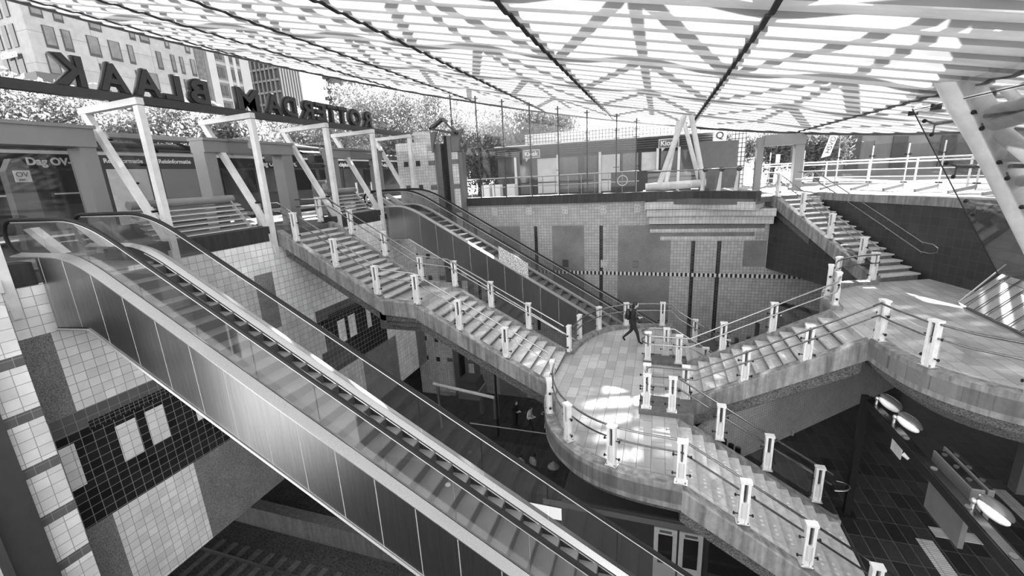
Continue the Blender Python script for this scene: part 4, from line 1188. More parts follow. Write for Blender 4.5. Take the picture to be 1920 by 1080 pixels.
for (y, z) in ((13.15, 1.85), (13.3, 2.0), (13.08, 1.72)): MB().tube([(-17.0, y, z), (-16.975, y, z)], 0.09, 12).build('pictogram', 'sticker', t)
MB().tube([(-17.0, 13.5, 2.1), (-16.97, 13.5, 2.1)], 0.15, 16).build('round_badge', 'portal_grey', t)
t = thing('shelter_roof', 'thin dark shelter roof on slanted ribs beyond the information boards', 'shelter', (-18, 14, 2.9))
MB().prism([(-19.4, 9.6, 3.75), (-16.9, 9.6, 3.3), (-16.9, 9.6, 3.22), (-19.4, 9.6, 3.63)], (0, 11, 0)).build('roof_plate', 'dark_grey', t)
for k in range(7): MB().bar((-19.2, 10.6+k*1.5, 3.55), (-17.0, 10.0+k*1.5, 2.9), 0.06, 0.1).build('rib', 'black_paint', t)
MB().tube([(-17.3, 9.6, 2.95), (-17.3, 20.6, 2.95)], 0.09, 8).build('light_tube', 'steel_grey', t)
for k, (y, lab) in enumerate(((15.3, 'left of'), (17.7, 'right of'))):
    t = thing('stop_display', 'dark overhead display box %s the portal over the left stair' % lab, 'display', (-15.2, y, 2.4))
    MB().box(-15.5, -15.1, y-0.7, y+0.7, 2.45, 2.85).build('housing', 'dark_grey', t, bevel=0.06)
    MB().box(-15.12, -15.08, y-0.6, y+0.6, 2.52, 2.78).build('screen', 'window_dark', t)
    MB().tube([(-15.3, y, 2.85), (-15.3, y, 3.2)], 0.04, 8).build('hanger', 'steel_grey', t)
t = thing('ticket_machine', 'pale rounded ticket machine standing behind the second slatted barrier', 'ticket machine', (-15.8, 18.0, 0))
MB().box(-16.1, -15.6, 17.6, 18.9, 0, 1.7).build('body', 'portal_grey', t, bevel=0.12)
MB().box(-15.61, -15.57, 17.8, 18.7, 1.0, 1.5).build('screen', 'poster', t)
for k in range(4):
    t = thing('ticket_gate', 'white post gate beside the tiled column, number %s from the column' % ('first', 'second', 'third', 'fourth')[k], 'gate', (-15.0, 21.6-k*0.65, 0))
    MB().box(-15.05, -14.97, 21.56-k*0.65, 21.64-k*0.65, 0, 1.5).build('post', 'white_paint', t)
    MB().box(-15.04, -14.98, 21.0-k*0.65, 21.6-k*0.65, 0.9, 0.95).build('arm', 'white_paint', t)
    MB().box(-15.04, -14.98, 21.0-k*0.65, 21.6-k*0.65, 0.45, 0.5).build('arm', 'white_paint', t)

# ---------------------------------------------------------------- right: leaning glass wall and tubular arch foot
GB, GT = Vector((8.67, 0, -1.72)), Vector((6.2, 0, 2.62))
def gp_(u, y, off=0.0):
    q = GB.lerp(GT, u); n = Vector((GT.z-GB.z, 0, GB.x-GT.x)).normalized()
    q = q+n*off; return Vector((q.x, y, q.z))
t = thing('leaning_glass_wall', 'leaning clear glass wall with spider clamps at the right edge', 'glass wall', (8.67, 12, -1.7))
YS = [14.9, 12.92, 11.0, 9.1]
for a, b in zip(YS, YS[1:]):
    for u0, u1 in ((0.0, 0.985), (1.0, 1.14)):
        n = Vector((GT.z-GB.z, 0, GB.x-GT.x)).normalized()*0.014
        MB().prism([gp_(u0, a-0.012), gp_(u0, b+0.012), gp_(u1, b+0.012), gp_(u1, a-0.012)], n).build('glass_pane', 'glass_tint', t)
    MB().tube([gp_(0.992, a, -0.005), gp_(0.992, b, -0.005)], 0.012, 6).build('joint', 'black_gasket', t)
for a in YS[:3]:
    MB().tube([gp_(0.0, a, 0), gp_(1.0, a, 0)], 0.014, 6).build('joint', 'black_gasket', t)
for u in (0.883, 0.635, 0.41):
    arm = MB().tube([gp_(u, 14.6, 0.16), gp_(u, 8.8, 0.16)], 0.05, 10).build('spider_arm', 'steel_rail', t, smooth=True)
    for y in (14.62, 12.92):
        for du in (-0.04, 0.04):
            for dy in ((-0.22, 0.22) if y < 14 else (0.0,)):
                c = gp_(u+du, y+dy, 0.02)
                MB().tube([gp_(u, y, 0.14), c], 0.02, 6).build('spider_leg', 'dark_grey', arm)
                MB().ball(gp_(u+du, y+dy, -0.01), 0.05, 0.05, 0.05, 8, 6).build('clamp_disc', 'black_paint', arm)
t = thing('arch_foot', 'thick white tubular arch leg with cross tubes behind the leaning glass', 'arch', (10.3, 12.5, -2.2))
def ap(u, y, off): return gp_(u, y, off)
MB().tube([(9.3, 13.1, -2.2), (8.91, 13.1, -1.67), (7.94, 13.1, 0.05), (7.37, 13.1, 1.07), (6.88, 13.1, 1.9), (6.38, 13.1, 2.66), (6.1, 13.1, 3.2), (5.9, 13.1, 3.6)], 0.36, 20).build('main_leg', 'white_frame', t, smooth=True)
for dy in (-1.0, 1.0):
    MB().tube(catmull([(5.9, 13.1, 3.6), (4.2, 13.1+dy*.6, 6.5), (1.0, 13.1+dy, 10.5), (-4, 13.1+dy, 15), (-10, 13.1+dy, 18)], 4), 0.4, 14).build('arch_chord', 'white_frame', t, smooth=True)
for a_, b_, r_ in (((6.72, 13.0, 2.27), (6.5, 10.4, 2.35), 0.12), ((6.85, 13, 2.0), (6.6, 10.3, 2.2), 0.15), ((6.98, 13, 1.94), (7.0, 10.5, 0.6), 0.16),
                  ((7.24, 13, 1.36), (7.0, 10.6, 1.2), 0.13), ((6.93, 13.1, 2.86), (7.1, 11.3, 1.5), 0.1), ((7.53, 13, 0.77), (7.2, 10.6, 0.95), 0.13)):
    a_, b_ = Vector(a_), Vector(b_)
    MB().tube([a_, b_], r_, 10).build('cross_tube', 'white_frame', t, smooth=True)
t = thing('clad_plinth', 'sloping grey clad plinth with dark joints and a grille, at the right edge', 'plinth', (9, 12, L3))
ext = Vector((0, -1, 0))
a0, a1 = Vector((8.0, 14.85, L3+0.1)), Vector((8.75, 14.85, -1.7))
MB().prism([(8.0, 14.9, L3+0.12), (8.78, 14.9, -1.75), (9.55, 14.9, -1.65), (9.55, 14.9, L3), (8.08, 14.9, L3)], (-0.12, -6, 0)).build('cladding', 'steel_grey', t)
for k in range(11):
    y = 14.6-k*0.42
    MB().bar((7.97-(14.9-y)*0.017, y, L3+0.13), (8.77-(14.9-y)*0.017, y, -1.74), 0.018, 0.012, (-1, 0, 1)).build('joint', 'black_gasket', t)
for k in range(4):
    x = 8.62-0.055*k
    MB().bar((x+0.04, 14.75, -1.92-0.07*k+0.03), (x-0.02, 11.5, -1.92-0.07*k+0.03), 0.03, 0.02).build('grille_bar', 'black_paint', t)
MB().bar((8.0, 14.9, L3+0.13), (8.85, 14.95, -1.5), 0.03, 0.03).build('edge_trim', 'steel_bright', t)

# ---------------------------------------------------------------- street edge glazing at right with foot brackets
br = [(5.6, 27.6), (7.0, 26.9), (8.2, 25.95), (9.15, 24.85), (9.95, 23.6), (10.5, 22.2), (10.9, 20.7), (11.15, 19.2)]
t = thing('rim_glazing', 'low ring of glass panes with floor brackets under the right roof edge', 'glass wall', (10, 23, 0))
cen = Vector((RC[0], RC[1], 0))
prev = None
for x, y in br:
    p = Vector((x, y, 0)); rad = (p-cen).normalized(); tn = Vector((-rad.y, rad.x, 0))
    q = p-rad*0.95
    MB().bar(q+V(0, 0, 0.08), p+V(0, 0, 0.24), 0.09, 0.12).build('floor_bracket', 'steel_grey', t)
    MB().tube([p+V(0, 0, 0.2), p+V(0, 0, 1.95)], 0.028, 8).build('post', 'white_paint', t)
    for z in (0.35, 1.5): MB().bar(p-tn*0.13+V(0, 0, z), p+tn*0.13+V(0, 0, z), 0.05, 0.05).build('clamp', 'black_paint', t)
    if prev is not None:
        zt = min(rz(p.x), rz(prev.x))-0.15
        MB().prism([prev+V(0, 0, 0.1), p+V(0, 0, 0.1), p+V(0, 0, zt), prev+V(0, 0, zt)], rad*0.012).build('glass_pane', 'glass_screen', t)
        MB().tube([p+V(0, 0, 0.1), p+rad*0.02+V(0, 0, zt)], 0.012, 6).build('joint', 'black_gasket', t)
    prev = p
t = thing('street_railing', 'white double tube railing curving along the street at right', 'railing', (10, 27, 0))
def arcpts(r, z, a0=32, a1=62): return [(cen.x+r*math.cos(R(a)), cen.y+r*math.sin(R(a)), z) for a in range(a0-22, a1, 3)]
for z, rr in ((1.32, 0.035), (1.18, 0.035), (0.85, 0.022), (0.5, 0.022), (0.2, 0.022)):
    MB().tube(arcpts(20.6, z), rr, 8).build('rail', 'white_paint', t, smooth=True)
for a in range(12, 62, 6):
    x, y = cen.x+20.6*math.cos(R(a)), cen.y+20.6*math.sin(R(a))
    MB().box(x-0.03, x+0.03, y-0.03, y+0.03, 0, 1.3).build('post', 'white_paint', t)
b = thing('street_banner', 'tilted white banner with dark lettering hanging beyond the right portal', 'banner', (8.6, 29, 2))
MB().prism([(8.35, 29, 1.55), (8.75, 29, 1.65), (9.1, 29, 3.05), (8.75, 29, 3.05)], (0, 0.03, 0)).build('cloth', 'white_paint', b)
MB().tube([(9.15, 29.05, 0), (9.15, 29.05, 3.1)], 0.03, 8).build('pole', 'steel_grey', b)
text_mesh('lettering', 'HSVO', 0.34, 0.01, 'black_paint', b, (8.7, 28.98, 1.75), (0.28, 0, 1), (-1, 0, 0.28))

# ---------------------------------------------------------------- hall: gantry with lamps and signs
g = thing('sign_gantry', 'black gantry post and long beam in the hall at lower right', 'gantry', (4.72, 11.25, HALL))
MB().box(4.65, 4.79, 11.18, 11.32, HALL, -3.92).build('post', 'black_paint', g)
MB().box(4.55, 4.89, 11.08, 11.42, HALL, HALL+0.03).build('base_plate', 'black_paint', g)
MB().box(4.67, 4.87, 3.5, 11.32, -4.12, -3.96).build('beam', 'black_paint', g)
MB().box(4.7, 4.84, 3.5, 11.1, -3.96, -3.94).build('cable_tray', 'steel_rail', g)
for k in range(7): MB().tube([(4.77, 10.5-k*0.95, -3.94), (4.77, 10.5-k*0.95, -3.925)], 0.05, 10).build('tray_fixing', 'mid_grey', g)
for k, y in enumerate((10.85, 10.05, 7.55)):
    l = thing('hall_lamp', 'oval lamp with a white lens on the gantry, ' + ['next to the black post', 'second from the black post', 'nearest the camera'][k], 'lamp', (5.0, y, -3.9), 'oval lamps on the black gantry')
    rot = Matrix.Rotation(R(-38), 3, 'Z') @ Matrix.Rotation(R(28), 3, 'Y')
    MB().ball((5.03, y, -3.82), 0.24, 0.15, 0.085, 18, 10, rot).build('shell', 'lamp_shell', l, smooth=True)
    MB().ball((4.97, y-0.06, -3.865), 0.215, 0.125, 0.085, 18, 10, rot).build('lens', 'sticker', l, smooth=True)
    MB().ball((4.82, y+0.1, -3.82), 0.055, 0.055, 0.055).build('pivot', 'steel_bright', l, smooth=True)
    MB().tube([(4.8, y+0.08, -3.95), (4.82, y+0.1, -3.82)], 0.03, 8).build('arm', 'steel_bright', l)
    MB().ball((5.14, y-0.1, -3.93), 0.04, 0.04, 0.04).build('sensor', 'steel_bright', l, smooth=True)
s = thing('camera_plate', 'small pale plate with a camera under the gantry beam', 'camera', (4.9, 10.05, -4.7))
MB().box(4.88, 4.9, 9.85, 10.25, -4.62, -4.25).build('plate', 'poster', s)
MB().tube([(4.9, 9.82, -4.45), (4.98, 9.74, -4.5)], 0.05, 10).build('lens_barrel', 'white_paint', s)
MB().tube([(4.86, 10.05, -4.25), (4.86, 10.05, -4.05)], 0.02, 6).build('hanger', 'dark_grey', s)
for k, (x0, x1, ya, yb, z0, z1, lab) in enumerate(((5.06, 5.25, 8.15, 9.25, -4.6, -3.95, 'nearer of the two side by side'), (5.28, 5.37, 8.15, 9.4, -4.7, -3.93, 'thin one on the right of its neighbour'))):
    s = thing('sign_box', 'grey hanging sign box by the gantry, '+lab, 'sign box', (x0, 8.7, z0))
    MB().box(x0, x1, ya, yb, z0, z1).build('box_body', 'mid_grey', s, bevel=0.01)
    MB().box(x0+0.02, x1-0.02, ya+0.02, yb-0.02, z1, z1+0.012).build('top_cover', 'steel_rail', s)
    for q in range(3): MB().tube([((x0+x1)/2, ya+0.25+q*0.35, z1+0.01), ((x0+x1)/2, ya+0.25+q*0.35, z1+0.03)], 0.04, 10).build('cover_knob', 'dark_grey', s)
s = thing('sign_box', 'long grey sign box hanging directly below the gantry beam', 'sign box', (5.18, 8.7, -5.3))
MB().box(5.14, 5.22, 8.28, 9.33, -5.25, -4.6).build('box_body', 'mid_grey', s)
for y in (8.45, 9.1): MB().tube([(5.18, y, -4.62), (4.86, y, -4.05)], 0.02, 6).build('hanger', 'dark_grey', s)
s = thing('hall_pillar', 'grey hall pillar carrying a white ring, at the right picture edge', 'pillar', (9.15, 13.2, HALL))
MB().box(9.02, 9.3, 13.1, 13.4, HALL, L3-0.4).build('shaft', 'mid_grey', s)
m = MB(); m.tube([(9.1+0.13*math.cos(2*PI*k/18), 13.06, -5.35+0.18*math.sin(2*PI*k/18)) for k in range(18)], 0.03, 6, closed=True); m.build('ring', 'white_paint', s, smooth=True)
for k, (poly, lab) in enumerate((([(6.38, 10.95), (7.75, 10.95), (7.75, 11.27), (6.38, 11.27)], 'strip under the long hanging sign box'), ([(5.92, 9.3), (6.24, 9.3), (6.24, 10.78), (5.92, 10.78)], 'strip nearest the foot of the near flight'),
        ([(8.58, 11.9), (8.88, 11.9), (8.88, 13.2), (8.58, 13.2)], 'strip beside the hall pillar'))):
    tag(MB().prism([(x, y, HALL) for x, y in poly], (0, 0, 0.012)).build('tactile_strip', 'tactile'), 'pale ribbed guidance '+lab+' on the dark hall floor', 'floor marking', 'guidance strips on the hall floor')
# bollard-like black cylinders by the diagonal wall and behind the right flight
for k, (x, y, h) in enumerate(((1.9, 11.75, 1.35), (2.12, 11.95, 1.1), (2.34, 12.15, 0.9))):
    tag(MB().tube([(x, y, HALL), (x, y, HALL+h)], 0.075, 12).build('black_bollard', 'black_paint', smooth=True), ['tallest black cylinder in the corner under the right flight', 'middle black cylinder in the corner under the right flight', 'shortest black cylinder in the corner under the right flight'][k], 'bollard', 'black cylinders under the right flight')
t = thing('door_frame', 'black framed glass door set behind the right flight near the back wall', 'door', (5.3, 20.6, HALL))
MB().box(4.85, 4.98, 20.5, 20.6, HALL, -4.35).build('jamb', 'black_paint', t)
MB().bar((4.9, 20.55, -4.4), (6.4, 19.0, -4.4), 0.1, 0.14).build('head_bar', 'black_paint', t)
MB().box(6.35, 6.5, 18.9, 19.05, HALL, -4.35).build('jamb', 'black_paint', t)
MB().prism([(4.95, 20.5, HALL+0.05), (6.36, 19.05, HALL+0.05), (6.36, 19.05, -4.48), (4.95, 20.5, -4.48)], (0.01, 0.01, 0)).build('glass_leaf', 'glass_dark', t)
for (u, z) in ((0.1, -4.9), (0.9, -4.9), (0.1, -6.3), (0.9, -6.3)):
    c = Vector((4.95, 20.48, z)).lerp(Vector((6.36, 19.03, z)), u); MB().ball(c, 0.06, 0.06, 0.06, 8, 6).build('patch_fitting', 'steel_bright', t)
for k, (x, y, h) in enumerate(((3.1, 20.9, 0.9), (3.5, 20.9, 0.9), (3.95, 20.7, 1.1), (4.25, 20.7, 1.75))):
    tag(MB().box(x, x+0.16, y, y+0.2, HALL, HALL+h).build('gate_post', 'black_paint', bevel=0.03), 'black gate post before the back wall, %s from the left' % ('first', 'second', 'third', 'fourth and tallest')[k], 'gate post', 'black gate posts before the back wall')

# ---------------------------------------------------------------- platform level: train, gates, glass
t = thing('metro_train', 'dark train with pale doors standing at the lower platform', 'train', (2, 13.3, PLAT))
MB().box(-2.8, 14, 12.05, 14.7, -12.1, -9.05).build('body', 'dark_grey', t, bevel=0.08)
MB().box(-3.4, 14, 12.02, 12.06, -9.36, -9.16).build('roof_band', 'portal_grey', t)
for k in range(4):
    x0 = 0.18+k*4.2
    for q in (0, 0.74):
        a = x0+q
        d = MB().box(a, a+0.68, 12.0, 12.05, -11.4, -9.4).build('door_leaf', 'white_paint', t)
        MB().box(a+0.13, a+0.55, 11.985, 12.02, -10.7, -9.62).build('door_window', 'window_dark', d)
        MB().box(a+0.16, a+0.52, 11.99, 12.005, -9.55, -9.46).build('pictogram_strip', 'mid_grey', d)
    MB().box(x0+1.6, x0+3.9, 11.99, 12.06, -10.7, -9.6).build('window', 'window_dark', t)
for k, (x, y, lab) in enumerate(((-8.3, 20.0, 'right of its twin'), (-9.3, 20.4, 'left of its twin'))):
    tag(MB().prism([(x, y, PLAT), (x+0.16, y, PLAT), (x+0.2, y+0.1, PLAT), (x+0.16, y+0.5, PLAT), (x, y+0.5, PLAT), (x-0.04, y+0.1, PLAT)], (0, 0, 1.25)).build('check_in_post', 'portal_grey' if k == 0 else 'mid_grey', bevel=0.03),
        'grey rounded check-in post on the lower floor, '+lab, 'check-in post', 'check-in posts on the lower floor')
t = thing('lift_enclosure', 'glass lift enclosure with pale steel bar beside the dotted column', 'lift', (-8.5, 19.6, PLAT))
MB().tube([(-11.0, 18.5, -8.95), (-7.6, 18.5, -9.35)], 0.08, 10).build('pale_bar', 'white_frame', t)
MB().tube([(-7.55, 18.6, PLAT), (-7.5, 18.6, -7.6)], 0.06, 10).build('mullion', 'steel_rail', t)
MB().tube([(-10.8, 18.6, PLAT), (-10.8, 18.6, -8.9)], 0.08, 10).build('mullion', 'steel_bright', t)
MB().box(-10.7, -7.6, 18.6, 18.62, PLAT, -9.4).build('glass_pane', 'glass_tint', t)
t = thing('lift_car', 'dark lift car top with pale skirt seen under the left stair', 'lift', (-9.3, 19.6, -9.5))
MB().prism([(-9.9, 19.2, -9.0), (-8.9, 19.2, -9.0), (-8.9, 20.2, -9.0), (-9.9, 20.2, -9.0)], (0.1, 0, -0.5)).build('car_top', 'dark_grey', t)
MB().box(-9.9, -8.7, 19.1, 20.2, -10.0, -9.5).build('car_skirt', 'portal_grey', t)
t = thing('glass_barrier', 'low glass barrier with a steel rail on the lower floor', 'barrier', (-6.5, 18.4, PLAT))
MB().tube([(-8.9, 18.2, -10.8), (-4.5, 18.2, -10.8)], 0.03, 8).build('rail', 'steel_grey', t)
MB().box(-8.9, -4.5, 18.2, 18.22, PLAT, -10.85).build('glass_pane', 'glass_clear', t)
struct(MB().box(-30, WX, 14.9, 15.0, -13, -8.5).build('wall_tunnel', 'dark_grey'))

# ================================================================ PEOPLE
def person(label, loc, heading, J, scale, mats, hair='bob', head_tilt=0.0, group=None):
    """J: joints in metres, x forward, y left, z up; returns the root"""
    t = thing('person', label, 'person', loc, group)
    M = Matrix.Translation(Vector(loc)) @ Matrix.Rotation(heading, 4, 'Z') @ Matrix.Scale(scale, 4)
    bones = [('pelvis', 'spine', 'top'), ('spine', 'chest', 'top'), ('chest', 'neck', 'top'), ('neck', 'skull', 'skin'),
             ('chest', 'shl', 'top'), ('shl', 'ell', 'top'), ('ell', 'wrl', 'top'), ('wrl', 'hal', 'skin'),
             ('chest', 'shr', 'top'), ('shr', 'elr', 'top'), ('elr', 'wrr', 'top'), ('wrr', 'har', 'skin'),
             ('pelvis', 'hil', 'leg'), ('hil', 'knl', 'leg'), ('knl', 'anl', 'leg'), ('anl', 'tol', 'shoe'),
             ('pelvis', 'hir', 'leg'), ('hir', 'knr', 'leg'), ('knr', 'anr', 'leg'), ('anr', 'tor', 'shoe')]
    rad = dict(pelvis=(.18, .155), spine=(.175, .15), chest=(.19, .15), neck=(.062, .065), skull=(.06, .06), shl=(.075, .075), shr=(.075, .075),
               ell=(.065, .065), elr=(.065, .065), wrl=(.045, .045), wrr=(.045, .045), hal=(.034, .026), har=(.034, .026),
               hil=(.11, .11), hir=(.11, .11), knl=(.068, .068), knr=(.068, .068), anl=(.046, .05), anr=(.046, .05), tol=(.036, .03), tor=(.036, .03))
    names = list(rad); idx = {n: i for i, n in enumerate(names)}
    pts = [Vector(J[n]) for n in names]; edges = [(idx[a], idx[b]) for a, b, _ in bones]
    radii = [rad[n] for n in names]; lab = [m for _, _, m in bones]
    # five fingers on each hand, the thumb leaving the side of the palm
    for s, wr, ha in ((1, 'wrl', 'hal'), (-1, 'wrr', 'har')):
        d = (Vector(J[ha])-Vector(J[wr])).normalized(); side = d.cross(Vector((0, 0, 1)))
        side = side.normalized() if side.length > 0.1 else Vector((0, 1, 0))
        up = side.cross(d)
        for k, L in ((-1.5, .06), (-0.5, .075), (0.5, .07), (1.5, .055)):
            b = len(pts); pts += [Vector(J[ha])+d*.03+side*k*.017, Vector(J[ha])+d*(.03+L*.6)+side*k*.018-up*.01, Vector(J[ha])+d*(.03+L*.85)+side*k*.018-up*.035]
            radii += [(.011, .011), (.0095, .0095), (.008, .008)]
            edges += [(idx[ha], b), (b, b+1), (b+1, b+2)]; lab += ['skin']*3
        b = len(pts); pts += [Vector(J[wr]).lerp(Vector(J[ha]), .6)+side*s*.04, Vector(J[ha])+side*s*.05+d*.02]
        radii += [(.012, .012), (.009, .009)]; edges += [(idx[wr], b), (b, b+1)]; lab += ['skin']*2
    me = bpy.data.meshes.new('body_skeleton'); me.from_pydata([tuple(p) for p in pts], edges, [])
    o = bpy.data.objects.new('tmp_body', me); C.objects.link(o)
    md = o.modifiers.new('skin', 'SKIN')
    sv = me.skin_vertices[0].data
    for i, r_ in enumerate(radii): sv[i].radius = r_; sv[i].use_root = (i == 0)
    o.modifiers.new('sub', 'SUBSURF').levels = 1
    bpy.context.view_layer.update()
    dgp = bpy.context.evaluated_depsgraph_get()
    bm = bmesh.new(); bm.from_mesh(o.evaluated_get(dgp).to_mesh())
    bpy.data.objects.remove(o)
    order = ['skin', 'top', 'leg', 'shoe']
    segs = [(pts[a], pts[b], order.index(l)) for (a, b), l in zip(edges, lab)]
    for f in bm.faces:
        c = f.calc_center_median(); best = (9, 0)
        for a, b, l in segs:
            ab = b-a; u = max(0, min(1, (c-a).dot(ab)/max(1e-9, ab.length_squared)))
            dd = (c-(a+ab*u)).length
            if dd < best[0]: best = (dd, l)
        f.material_index = best[1]; f.smooth = True
    # head with brow, nose, chin, ears, fused into the same mesh
    hc = Vector(J['skull'])+Vector((0.02, 0, 0.075)); rot = Matrix.Rotation(head_tilt, 3, 'Y')
    nu, nv = 16, 12; rings = []
    for j in range(nv+1):
        row = []
        for i in range(nu):
            a = 2*PI*i/nu; tt = PI*j/nv
            x, y, z = .098*math.sin(tt)*math.cos(a), .076*math.sin(tt)*math.sin(a), .118*math.cos(tt)
            if abs(a) < .01 and 0.5 < tt/PI < 0.66: x += .022
            if z < -.05: x *= 1.05 if math.cos(a) > 0 else 0.8; y *= .86
            row.append(bm.verts.new(hc+rot @ Vector((x, y, z))))
        rings.append(row)
    for j in range(nv):
        for i in range(nu):
            q = [rings[j][i], rings[j+1][i], rings[j+1][(i+1) % nu], rings[j][(i+1) % nu]]
            f = bm.faces.new(q); f.material_index = 0; f.smooth = True
    bmesh.ops.remove_doubles(bm, verts=bm.verts, dist=1e-5)
    bm.transform(Matrix.Rotation(heading, 4, 'Z') @ Matrix.Scale(scale, 4))
    me2 = bpy.data.meshes.new('body'); bm.to_mesh(me2); bm.free()
    for m_ in (mats['skin'], mats['top'], mats['leg'], mats['shoe']): me2.materials.append(MATS[m_])
    ob = bpy.data.objects.new('body', me2); C.objects.link(ob); ob.parent = t; ORG[ob.name] = Vector(loc)
    def put(mb, name, mat, parent=t, smooth=True):
        mb.v = [M @ p for p in mb.v]; return mb.build(name, mat, parent, smooth=smooth)
    put(MB().ball(hc+rot @ Vector((-.022, 0, .022)), .1, .088, .115, 14, 10, rot), 'hair', 'hair_dark')
    if hair == 'bob':
        put(MB().ball(hc+rot @ Vector((-.055, 0, -.06)), .062, .075, .11, 12, 8, rot), 'hair', 'hair_dark')
    for s in (-1, 1):
        put(MB().ball(hc+rot @ Vector((.088, s*.032, .008)), .012, .014, .01, 8, 6), 'eye', 'hair_dark')
        put(MB().ball(hc+rot @ Vector((0.0, s*.078, -.01)), .02, .01, .03, 8, 6), 'ear', mats['skin'])
    put(MB().ball(hc+rot @ Vector((.092, 0, -.062)), .01, .026, .007, 8, 6), 'mouth', 'mid_grey')
    return t, M
STRIDE = dict(pelvis=(0, 0, .87), spine=(.01, 0, 1.03), chest=(.03, 0, 1.22), neck=(.05, 0, 1.38), skull=(.075, 0, 1.43),
    shl=(.03, .165, 1.31), shr=(.03, -.165, 1.31), ell=(-.01, .205, 1.06), elr=(-.03, -.205, 1.07), wrl=(.19, .12, .99), wrr=(.2, -.11, 1.02), hal=(.26, .09, 1.01), har=(.27, -.07, 1.05),
    hil=(0, .09, .84), hir=(0, -.09, .84), knl=(-.05, .09, .47), anl=(-.36, .09, .17), tol=(-.27, .09, .045), knr=(.17, -.09, .46), anr=(.25, -.09, .085), tor=(.39, -.09, .035))
STAND = dict(STRIDE, knl=(.02, .1, .46), anl=(-.02, .1, .08), tol=(.12, .11, .035), knr=(.03, -.1, .46), anr=(.0, -.1, .08), tor=(.14, -.11, .035))
dark = dict(skin='skin', top='coat_black', leg='trousers_dark', shoe='coat_black')
t, M = person('person in a black coat and dark trousers striding right across the round landing', (-0.78, 15.75, L2), 0.0, STRIDE, 0.985, dark, head_tilt=0.25)
def carried(name, label, cat, M, build):
    mb, mat = build; mb.v = [M @ p for p in mb.v]
    return tag(mb.build(name, mat, smooth=True, bevel=0.0), label, cat)
bpk = thing('backpack', 'dark backpack worn by the person on the round landing', 'backpack', tuple(M @ Vector((-.2, 0, 1.0))))
mb = MB().ball((-.17, 0, 1.13), .11, .15, .22, 14, 10); mb.v = [M @ p for p in mb.v]; mb.build('pack_body', 'hair_dark', bpk, smooth=True)
mb = MB().ball((-.265, 0, 1.04), .05, .11, .1, 12, 8); mb.v = [M @ p for p in mb.v]; mb.build('front_pocket', 'dark_grey', bpk, smooth=True)
for s in (-1, 1):
    mb = MB().tube([(-.1, s*.1, 1.32), (0.02, s*.105, 1.375), (.15, s*.1, 1.26), (.1, s*.12, 1.05), (-.1, s*.12, .96)], .016, 6); mb.v = [M @ p for p in mb.v]; mb.build('strap', 'mid_grey', bpk)
mb = MB().obox((.33, 0, 1.06), (.06, 0, .035), (0, .035, 0), (-.003, 0, .006)); mb.v = [M @ p for p in mb.v]
tag(mb.build('phone', 'black_paint'), 'dark phone held in front of the walking person', 'phone')
person('person with long dark hair in black, standing on the lower floor by the check-in posts', (-6.9, 19.6, PLAT), R(-20), STAND, 0.97, dark)
t, M = person('person in a white top with a dark backpack, walking right on the lower floor', (-6.0, 19.2, PLAT), R(-5), STRIDE, 0.97, dict(dark, top='cloth_white'), hair='short', head_tilt=0.35)
bpk = thing('backpack', 'small dark backpack on the person in the white top', 'backpack', tuple(M @ Vector((-.2, 0, 1.0))))
mb = MB().ball((-.17, 0, 1.13), .1, .14, .2, 14, 10); mb.v = [M @ p for p in mb.v]; mb.build('pack_body', 'hair_dark', bpk, smooth=True)
person('person in a dark jacket and pale trousers, half hidden by the round landing', (-5.15, 19.6, PLAT), R(160), STRIDE, 0.97, dict(dark, leg='cloth_white'), hair='short')
person('person seen from above on the lowest level, left one of a pair', (-5.75, 16.7, PLAT-1.1), R(80), STAND, 1.0, dict(dark, top='mid_grey'), hair='short')
person('person seen from above on the lowest level, right one of a pair', (-5.2, 16.9, PLAT-1.1), R(60), STAND, 1.0, dict(dark, top='portal_grey'), hair='short')
tag(MB().tube([(-4.1, 16.4, -11.2), (-4.1, 16.4, -10.95)], [0.27, 0.04], 12).build('parasol', 'portal_grey'), 'small pale segmented parasol on the lowest level under the round landing', 'parasol')

